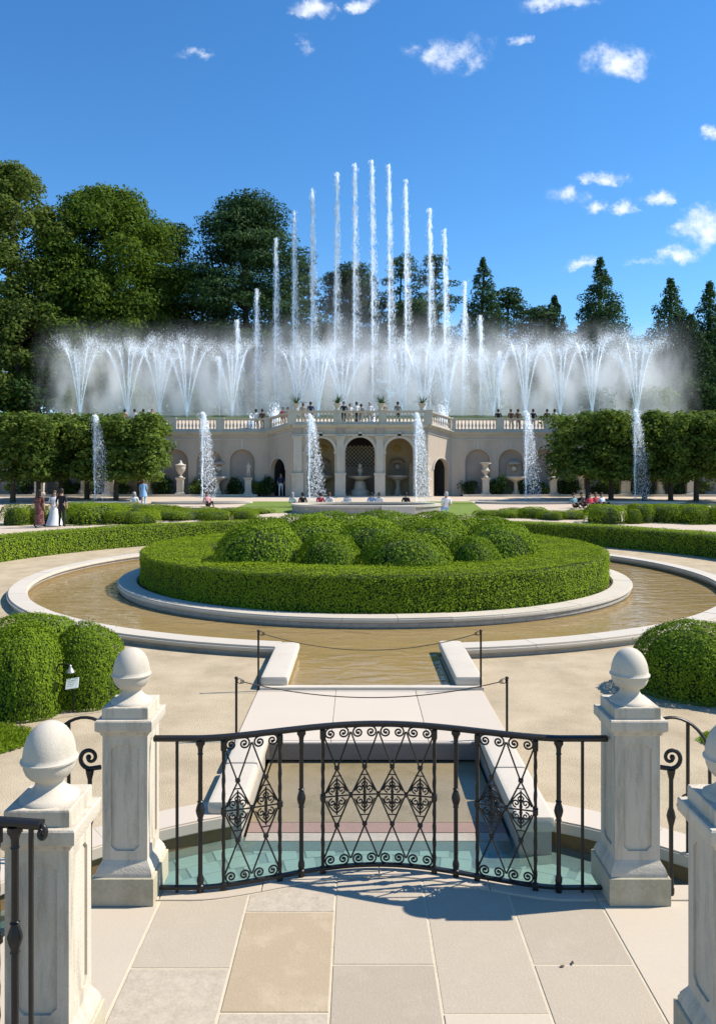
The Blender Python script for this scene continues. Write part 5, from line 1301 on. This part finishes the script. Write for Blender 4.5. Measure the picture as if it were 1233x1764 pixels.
# mist hanging round the jets: soft volumes of fine spray
def mist(label, xa, xb, ytop, d, dens, depth=5.0, fade=.5, nscale=.45, seed=0.0):
    m, t, b_ = newmat('fine_spray'); t.nodes.remove(b_)
    tc = nd(t, 'ShaderNodeTexCoord'); sp_ = nd(t, 'ShaderNodeSeparateXYZ'); t.links.new(tc.outputs['Generated'], sp_.inputs[0])
    mp = nd(t, 'ShaderNodeMapping'); mp.inputs['Location'].default_value = (seed,seed,0); mp.inputs['Scale'].default_value = (1,.6,.38); t.links.new(tc.outputs['Object'], mp.inputs['Vector'])
    nz_ = nd(t, 'ShaderNodeTexNoise'); nz_.inputs['Scale'].default_value = nscale; nz_.inputs['Detail'].default_value = 3; t.links.new(mp.outputs[0], nz_.inputs['Vector'])
    def ss(v, a, b2):
        r_ = nd(t, 'ShaderNodeMapRange', interpolation_type='SMOOTHSTEP'); r_.inputs['From Min'].default_value = a; r_.inputs['From Max'].default_value = b2; t.links.new(v, r_.inputs['Value']); return r_.outputs[0]
    zz_ = mth(t, 'ADD', sp_.outputs[2], mth(t, 'MULTIPLY', mth(t, 'SUBTRACT', nz_.outputs[0], .5), .7))
    f = mth(t, 'MULTIPLY', mth(t, 'MULTIPLY', ss(zz_, 1.0, fade), ss(sp_.outputs[2], 1.0, .85)), mth(t, 'MULTIPLY', ss(sp_.outputs[0], 0, .05), ss(sp_.outputs[0], 1, .95)))
    f = mth(t, 'MULTIPLY', f, mth(t, 'MULTIPLY', ss(mth(t, 'ADD', sp_.outputs[0], mth(t, 'MULTIPLY', mth(t, 'SUBTRACT', nz_.outputs[0], .5), .35)), 0, .22), ss(mth(t, 'ADD', sp_.outputs[0], mth(t, 'MULTIPLY', mth(t, 'SUBTRACT', nz_.outputs[0], .5), .35)), 1, .78)))
    f = mth(t, 'MULTIPLY', f, mth(t, 'MULTIPLY', ss(sp_.outputs[1], 0, .3), ss(sp_.outputs[1], 1, .7)))
    f = mth(t, 'MULTIPLY', f, ss(nz_.outputs[0], .36, .66))
    vol = nd(t, 'ShaderNodeVolumePrincipled'); vol.inputs['Color'].default_value = (.99,.995,1,1); vol.inputs['Anisotropy'].default_value = .0
    t.links.new(mth(t, 'MULTIPLY', f, dens), vol.inputs['Density']); t.links.new(vol.outputs[0], t.nodes['Material Output'].inputs['Volume'])
    x0, x1 = (xa-CXI)/F*d, (xb-CXI)/F*d; zt_ = CAMH+(HOR-ytop)*d/F
    g = MB(); g.box(x0,x1,d-depth/2,d+depth/2,uz(d)-.6,zt_)
    tag(link('spray_mist', g.mesh('spray_mist'), m), label, 'mist', kind='stuff')
mist('soft white mist round the left fan jets', 70, 520, 545, 77.5, .34, 10, .35, .62, 1)
mist('thick white mist round the middle jets', 430, 880, 530, 78.7, .46, 11, .25, .55, 4)
mist('soft white mist round the right fan jets', 800, 1200, 540, 77.5, .38, 10, .35, .62, 9)
mist('thin high mist drifting behind the tall jets', 490, 800, 380, 88.0, .05, 5.0, .25, .3, 14)
for k, (px, py, s_) in enumerate(((433,702,.5),(475,706,1.0),(763,704,1.0),(1000,708,.5),(640,708,.6))):
    d = 68; q = P(px,py,d); n = 900; p = np.abs(rng.normal(size=(n,3)))*np.array([[.28,.28,.9]])*s_; p[:,:2] *= np.sign(rng.normal(size=(n,2)))
    root = thing('bubbling_jet', 'short bubbling white jet behind the balustrade, %s from the left' % ordn[k], 'water jet', (q.x,d,uz(d)))
    V, Fq = tetras(p, rng.uniform(.04,.1,n)); link('bubbles', np_mesh('bubbles', V, Fq), M['drop'], root, world=False)
    g = MB(); g.lathe([(.14*s_,0),(.2*s_,.5*s_),(.16*s_,1.2*s_),(.02,1.6*s_)], 8); link('stream', g.mesh('bubble_stream',60), M['stream'], root, world=False)
    pz_ = uz(d)
#PART3
# ------------------------------------------------------------------ people
def body_mesh(name, J, B):
    """one continuous body grown from a jointed skeleton; faces take the material of the nearest bone"""
    names = list(J); idx = {n: i for i, n in enumerate(names)}
    me = bpy.data.meshes.new(name); me.from_pydata([J[n][0] for n in names], [(idx[a],idx[b]) for a,b,_ in B], []); me.update()
    o = bpy.data.objects.new(name, me); C.objects.link(o)
    sk = o.modifiers.new('skin','SKIN'); sk.use_smooth_shade = True
    if not me.skin_vertices: bpy.context.view_layer.objects.active = o
    for n in names:
        r = J[n][1]; rr = r if isinstance(r, tuple) else (r,r)
        me.skin_vertices[0].data[idx[n]].radius = rr
    me.skin_vertices[0].data[idx['pelvis']].use_root = True
    ss_ = o.modifiers.new('sub','SUBSURF'); ss_.levels = 1; ss_.render_levels = 1
    dg = bpy.context.evaluated_depsgraph_get(); ev = o.evaluated_get(dg); out = bpy.data.meshes.new_from_object(ev)
    bpy.data.objects.remove(o)
    segs = [(Vector(J[a][0]), Vector(J[b][0]), k) for a,b,k in B]
    for p in out.polygons:
        p.use_smooth = True; c = p.center; best = (9,0)
        for a, b, k in segs:
            ab = b-a; t = max(0, min(1, (c-a).dot(ab)/ab.length_squared)); dd = (c-(a+ab*t)).length
            if dd < best[0]: best = (dd,k)
        p.material_index = best[1]
    for k in range(4): out.materials.append(PM['skin'] if k == 0 else PM['grey'])
    return out
PM = {'skin':plain('skin',(.42,.26,.18),.6), 'skin2':plain('dark_skin',(.16,.09,.06),.6), 'white':plain('white_cloth',(.72,.72,.72),.8), 'black':plain('black_cloth',(.015,.015,.018),.8), 'navy':plain('navy_cloth',(.025,.035,.09),.8),
      'blue':plain('light_blue_cloth',(.25,.42,.62),.8), 'red':plain('red_cloth',(.55,.04,.06),.8), 'pink':plain('pink_cloth',(.62,.30,.30),.8), 'teal':plain('teal_cloth',(.16,.33,.34),.8), 'grey':plain('grey_cloth',(.2,.2,.2),.8),
      'khaki':plain('khaki_cloth',(.42,.34,.22),.8), 'brown':plain('brown_cloth',(.12,.06,.04),.8), 'hair':plain('dark_hair',(.02,.014,.01),.6), 'hair2':plain('brown_hair',(.10,.055,.03),.6), 'grey_hair':plain('grey_hair',(.4,.38,.36),.6),
      'pattern':stone('dark_floral_cloth',(.05,.02,.02),(.30,.12,.10),s1=9,s2=25,var=1.2,bump=0), 'ivory':plain('ivory_satin',(.70,.72,.72),.45)}
def J_stand(step=.0, arm=.0, bend=.0):
    return {'pelvis':((0,0,.95),(.15,.11)),'waist':((0,.0,1.10),(.135,.10)),'chest':((0,.01,1.30),(.17,.115)),'collar':((0,.01,1.43),(.13,.08)),'neck':((0,0,1.49),.055),'chin':((0,-.02,1.56),(.068,.075)),'brow':((0,-.01,1.65),(.078,.092)),'crown':((0,0,1.72),(.05,.055)),'nose':((0,-.115,1.615),.014),
     'sl':((-.19,.01,1.41),.062),'el':((-.25,.03+arm*.05,1.13),.046),'wl':((-.24+bend*.16,-.04-arm*.26,.90+arm*.22),.032),'hl':((-.235+bend*.20,-.07-arm*.32,.82+arm*.26),(.038,.022)),
     'sr':((.19,.01,1.41),.062),'er':((.25,.03+arm*.05,1.13),.046),'wr':((.24-bend*.16,-.04-arm*.26,.90+arm*.22),.032),'hr':((.235-bend*.20,-.07-arm*.32,.82+arm*.26),(.038,.022)),
     'tl':((-.095,0,.86),.092),'kl':((-.10,-.03-step,.49),.060),'al':((-.10,.02-step*1.2,.09),.042),'fl':((-.11,-.13-step*1.2,.035),.038),
     'tr':((.095,0,.86),.092),'kr':((.10,-.03+step*.4,.49),.060),'ar':((.10,.02+step*1.3,.10),.042),'fr':((.11,-.13+step*1.2,.035),.038)}
BONES = [('pelvis','waist',1),('waist','chest',1),('chest','collar',1),('collar','neck',0),('neck','chin',0),('chin','brow',0),('brow','crown',0),('chin','nose',0),
         ('chest','sl',1),('sl','el',1),('el','wl',0),('wl','hl',0),('chest','sr',1),('sr','er',1),('er','wr',0),('wr','hr',0),
         ('pelvis','tl',2),('tl','kl',2),('kl','al',2),('al','fl',3),('pelvis','tr',2),('tr','kr',2),('kr','ar',2),('ar','fr',3)]
def J_sit():
    j = {k:(tuple(v[0]), v[1]) for k, v in J_stand(0,.7,.5).items()}
    for k, (p, r) in list(j.items()):
        if k not in ('tl','kl','al','fl','tr','kr','ar','fr'): j[k] = ((p[0],p[1]+.04,p[2]-.47),r)
    for s_, sx in (('l',-1),('r',1)):
        j['t'+s_] = ((sx*.10,-.05,.44),.09); j['k'+s_] = ((sx*.13,-.45,.46),.062); j['a'+s_] = ((sx*.13,-.46,.09),.042); j['f'+s_] = ((sx*.14,-.60,.035),.038)
    return j
def J_ground():
    j = {k:(tuple(v[0]), v[1]) for k, v in J_stand(0,.9,.5).items()}
    for k, (p, r) in list(j.items()):
        if k not in ('tl','kl','al','fl','tr','kr','ar','fr'): j[k] = ((p[0],p[1]+.05+.12*(p[2]-.9),p[2]-.83),r)
    for s_, sx in (('l',-1),('r',1)):
        j['t'+s_] = ((sx*.10,-.04,.11),.09); j['k'+s_] = ((sx*.16,-.40,.36),.062); j['a'+s_] = ((sx*.13,-.62,.09),.042); j['f'+s_] = ((sx*.14,-.75,.035),.038)
    return j
BODY = {'ground':body_mesh('ground_sitting_body', J_ground(), BONES), 'stand':body_mesh('standing_body', J_stand(), BONES), 'walk':body_mesh('walking_body', J_stand(.16), BONES), 'lean':body_mesh('leaning_body', J_stand(.02,1.0,.3), BONES), 'clasp':body_mesh('hands_together_body', J_stand(.0,.55,.9), BONES), 'sit':body_mesh('sitting_body', J_sit(), BONES)}
def hair_mesh(long_):
    g = MB(); pr = [(.001,1.772),(.05,1.765),(.085,1.735),(.100,1.69),(.102,1.65)]
    g.lathe(pr, 12, (0,.015,0), cap=False)
    pr = [(.102,1.65),(.100,1.60),(.09,1.545)]+([(.095,1.45),(.085,1.34),(.05,1.30)] if long_ else [])
    g.lathe(pr, 10, (0,.02,0), cap=False, a0=-.25, a1=PI+.25); return g.mesh('hair',60)
HAIR = {False:hair_mesh(False), True:hair_mesh(True)}
g = MB(); g.lathe([(.17,1.32),(.145,1.12),(.18,.98),(.22,.8),(.27,.5),(.36,.2),(.42,.04),(.40,.03)], 20); GOWN = g.mesh('gown',50)
g = MB(); g.lathe([(.185,1.36),(.16,1.12),(.19,.95),(.20,.7),(.21,.4),(.24,.15),(.23,.14)], 18); SHIFT = g.mesh('long_dress',50)
g = MB(); g.lathe([(.185,1.36),(.16,1.12),(.20,.95),(.26,.62),(.25,.61)], 18); SHORTD = g.mesh('short_dress',50)
def person(x, y, z, pose, rz, top, bottom, hair, lab, h=1.72, skin='skin', long_=False, dress=None, dmat=None, group=None, lean=0):
    root = thing('person', lab, 'person', (x,y,z), rz, group); k = h/1.76
    root.scale = (k,k,k)
    b = link('body', BODY[pose], None, root, world=False, loc=(0,0,0))
    for i, m in enumerate((skin, top, bottom, 'black' if bottom != 'white' else 'white')):
        b.material_slots[i].link = 'OBJECT'; b.material_slots[i].material = PM[m]
    dz = {'sit':-.47,'ground':-.83}.get(pose,0)
    link('hair', HAIR[long_], PM[hair], root, world=False, loc=(0,{'sit':.04,'ground':.13}.get(pose,0),dz))
    if dress: link('dress', dress, PM[dmat], root, world=False, loc=(0,0,0))
    return root
def pimg(px, py, *a, **k):
    d = gd(py); return person((px-CXI)/F*d, d, gz(d), *a, **k)
g_ = 'visitors in the garden'
pimg(68,909,'walk',R(165),'pattern','black','hair','woman in a long dark floral dress on the path at left',1.72,dress=SHIFT,dmat='pattern',long_=True,group=g_)
pimg(94,906,'clasp',R(20),'ivory','ivory','hair2','woman in a full white wedding gown on the path at left',1.64,dress=GOWN,dmat='ivory',long_=True,group=g_)
pimg(106,908,'stand',R(170),'black','black','hair','man in a black suit standing behind the white gown',1.76,group=g_)
pimg(231,873,'ground',R(200),'white','khaki','grey_hair','person in white sitting on the gravel before the left trees',1.72,group=g_)
pimg(247,871,'stand',R(180),'blue','blue','hair2','person in pale blue standing before the left clipped trees',1.62,dress=SHORTD,dmat='blue',group=g_)
pimg(358,873,'ground',R(30),'pink','black','hair2','person in pink sitting on the path before the left niches',1.7,skin='skin',group=g_)
person((484-CXI)/F*57.3,57.3,Z0,'walk',R(0),'navy','white','hair','man in navy top and white shorts in the left dark doorway',1.76,group=g_)
pd = 44.9
for (px, top, bot, hr, lab, rz) in ((506,'white','khaki','grey_hair','person in white sitting at the left end of the low oval pool',150),(521,'black','black','hair','person in black sitting near the left end of the low oval pool',190),(552,'red','khaki','hair','person in red sitting on the far rim of the low pool',180),
      (568,'white','white','hair2','person in white sitting right of the red shirt on the pool rim',170),(597,'white','grey','hair','person in white sitting alone at the middle of the pool rim',200),(640,'blue','white','hair','person in pale blue sitting behind the stone block',175),(653,'white','navy','hair2','broad person in white sitting behind the stone block',180),(700,'black','khaki','hair','person in black sitting at the right of the low pool',160)):
    person((px-CXI)/F*46.1,46.1,gz(46.1),'ground',R(rz),top,bot,hr,lab,1.7,group=g_)
person((768-CXI)/F*39.4,39.4,gz(39.4)+.05,'sit',R(185),'white','blue','grey_hair','person in white seen over the right mounds of the island',1.75,group=g_)
for (px, top, hr, lab, dd) in ((990,'teal','hair','person in teal sitting left of the red shirted group',47.2),(1004,'black','hair','small person in black sitting beside the teal shirt',48),(1018,'red','hair','person in bright red sitting in the group before the right trees',47),(1028,'red','hair2','second person in red half hidden behind the first',47.8),(1038,'white','hair','person in white with dark hair at the right end of the sitting group',47.5)):
    person((px-CXI)/F*(dd-2),dd-2,gz(dd-2),'ground',R(175 if px % 2 else 20),top,'black',hr,lab,1.74,group=g_)
g_ = 'visitors on the upper terrace'
zl = 6.08
for (px, top, bot, hr, pose, lab, dy, rz) in ((487,'red','black','hair','lean','person in red leaning on the left sloping balustrade',0,0),(496,'pink','white','hair','lean','person in pink leaning beside the red shirt on the sloping balustrade',0,10),
      (535,'navy','navy','hair','stand','person in navy behind the loggia balustrade at left',57.3,180),(592,'black','black','hair','stand','person in black near the middle of the loggia balustrade',57.2,0),(603,'white','khaki','hair2','stand','small person in white right of the black shirt on the loggia',57.8,20),
      (614,'white','black','hair','walk','person in white above the middle arch',57.4,200),(622,'grey','grey','hair','stand','small person in grey above the middle arch',58.2,180),(637,'white','khaki','grey_hair','stand','person in white right of the middle of the loggia balustrade',57.4,10),
      (661,'khaki','grey','hair','lean','person in khaki above the right arch',57.1,0),(685,'grey','black','hair','stand','person in grey above the right arch looking at the jets',57.3,180),(522,'khaki','khaki','hair2','stand','person in khaki at the left end of the loggia balustrade',58.4,180)):
    if dy == 0: dy = 57.9; zz_ = 5.72
    else: zz_ = zl
    person((px-CXI)/F*dy,dy,zz_,pose,R(rz),top,bot,hr,lab,1.66 if 'small' in lab else 1.75,group=g_)
for (px, top, bot, hr, lab, rz) in ((858,'black','black','hair','person in black behind the right balustrade nearest the loggia',180),(880,'brown','khaki','hair2','person in brown behind the right balustrade',150),(892,'brown','black','hair','second person in brown behind the right balustrade',190),(918,'black','navy','hair','person in dark clothes behind the right balustrade middle',180),
      (942,'black','brown','hair','small dark person behind the right balustrade beside the white shirt',180),(955,'white','black','hair','person in white with dark hat behind the right balustrade',175),
      (122,'white','white','grey_hair','person in white above the left clipped trees',180),(232,'white','khaki','hair','person in white behind the left balustrade above the trees',170),(262,'pink','khaki','hair2','person in pink behind the left balustrade',0),(215,'pink','grey','hair','person in pink above the left clipped trees',180),(247,'khaki','grey','hair','person in khaki behind the left balustrade',180),(441,'white','grey','hair','person in white behind the left balustrade near the loggia',200),(452,'brown','black','hair','person in brown behind the left balustrade near the loggia',170)):
    person((px-CXI)/F*59.3,59.3,5.70,'stand',R(rz),top,bot,hr,lab,1.74,group=g_)

# ------------------------------------------------------------------ cherub statue, potted plants
d = 57.2; r = thing('cherub_statue', 'small pale stone child statue on a pedestal left of the left doorway', 'statue', ((428-CXI)/F*d,d,Z0+.1)); pedestal(r, 1.3)
J = J_stand(.05,.8,.2); st = body_mesh('statue_figure', J, BONES); o = link('figure', st, None, r, world=False, loc=(0,0,1.3), scale=(.72,.72,.66))
for sl in o.material_slots: sl.link = 'OBJECT'; sl.material = M['farstone']
def spiky(px, d, z, lab, k):
    r = thing('potted_plant', lab, 'plant', ((px-CXI)/F*d,d,z), group='potted plants on the loggia')
    g = MB(); g.lathe([(.16,0),(.18,.06),(.12,.1),(.2,.28),(.3,.42),(.32,.48),(.27,.47)], 14); link('pot', g.mesh('pot',50), M['farstone'], r, world=False)
    q = np.random.default_rng(k); vs = []; fs = []
    for i in range(46):
        a = q.uniform(0,2*PI); L = q.uniform(.6,1.15); up = q.uniform(.35,1.0); ca, sa = math.cos(a), math.sin(a); w = .035
        pts = []
        for t in (0,.5,1):
            rr = L*t*(1-up*.55); zz_ = .45+L*up*t-L*.35*t*t*(1.2-up); ww = w*(1-t*.95)
            pts += [(rr*ca-ww*sa, rr*sa+ww*ca, zz_),(rr*ca+ww*sa, rr*sa-ww*ca, zz_+.01)]
        b0 = len(vs); vs += pts; fs += [(b0,b0+1,b0+3,b0+2),(b0+2,b0+3,b0+5,b0+4)]
    me = np_mesh('spiky_leaves', np.array(vs), np.array(fs), np.repeat(q.uniform(0,1,46),6)); link('leaves', me, M['shrub'], r, world=False)
for k, (px, lab) in enumerate(((510,'left corner of the loggia balustrade'),(581,'left inner pier of the loggia balustrade'),(656,'right inner pier of the loggia balustrade'),(727,'right corner of the loggia balustrade'))):
    spiky(px, 56.02, ZPC+1.05, 'spiky potted plant on the '+lab, k)

# fallen leaves on the flagstones
LM = plain('dry_leaf', (.07,.045,.02), .8)
for k, (px, py, lab) in enumerate(((968,1667,'small dark dry leaf on the paving right of centre'),(986,1661,'second dry leaf beside the first on the right paving'))):
    d = CAMH*F/(py-HOR); r_ = random.Random(k); L = .030 if k < 2 else .016
    vs = [(L*t*math.cos(r_.uniform(-.1,.1)), L*w_, .004+.006*abs(w_)*3*t) for t, w_ in ((-.5,0),(-.2,.22),(.2,.25),(.6,0),(.2,-.2),(-.2,-.24))]
    o = link('fallen_leaf', MB().add(vs, [(0,1,2,3),(0,3,4,5)]).mesh('fallen_leaf'), LM, loc=((px-CXI)/F*d,d,.003), rz=k*1.3); tag(o, lab, 'leaf', 'fallen leaves on the paving')
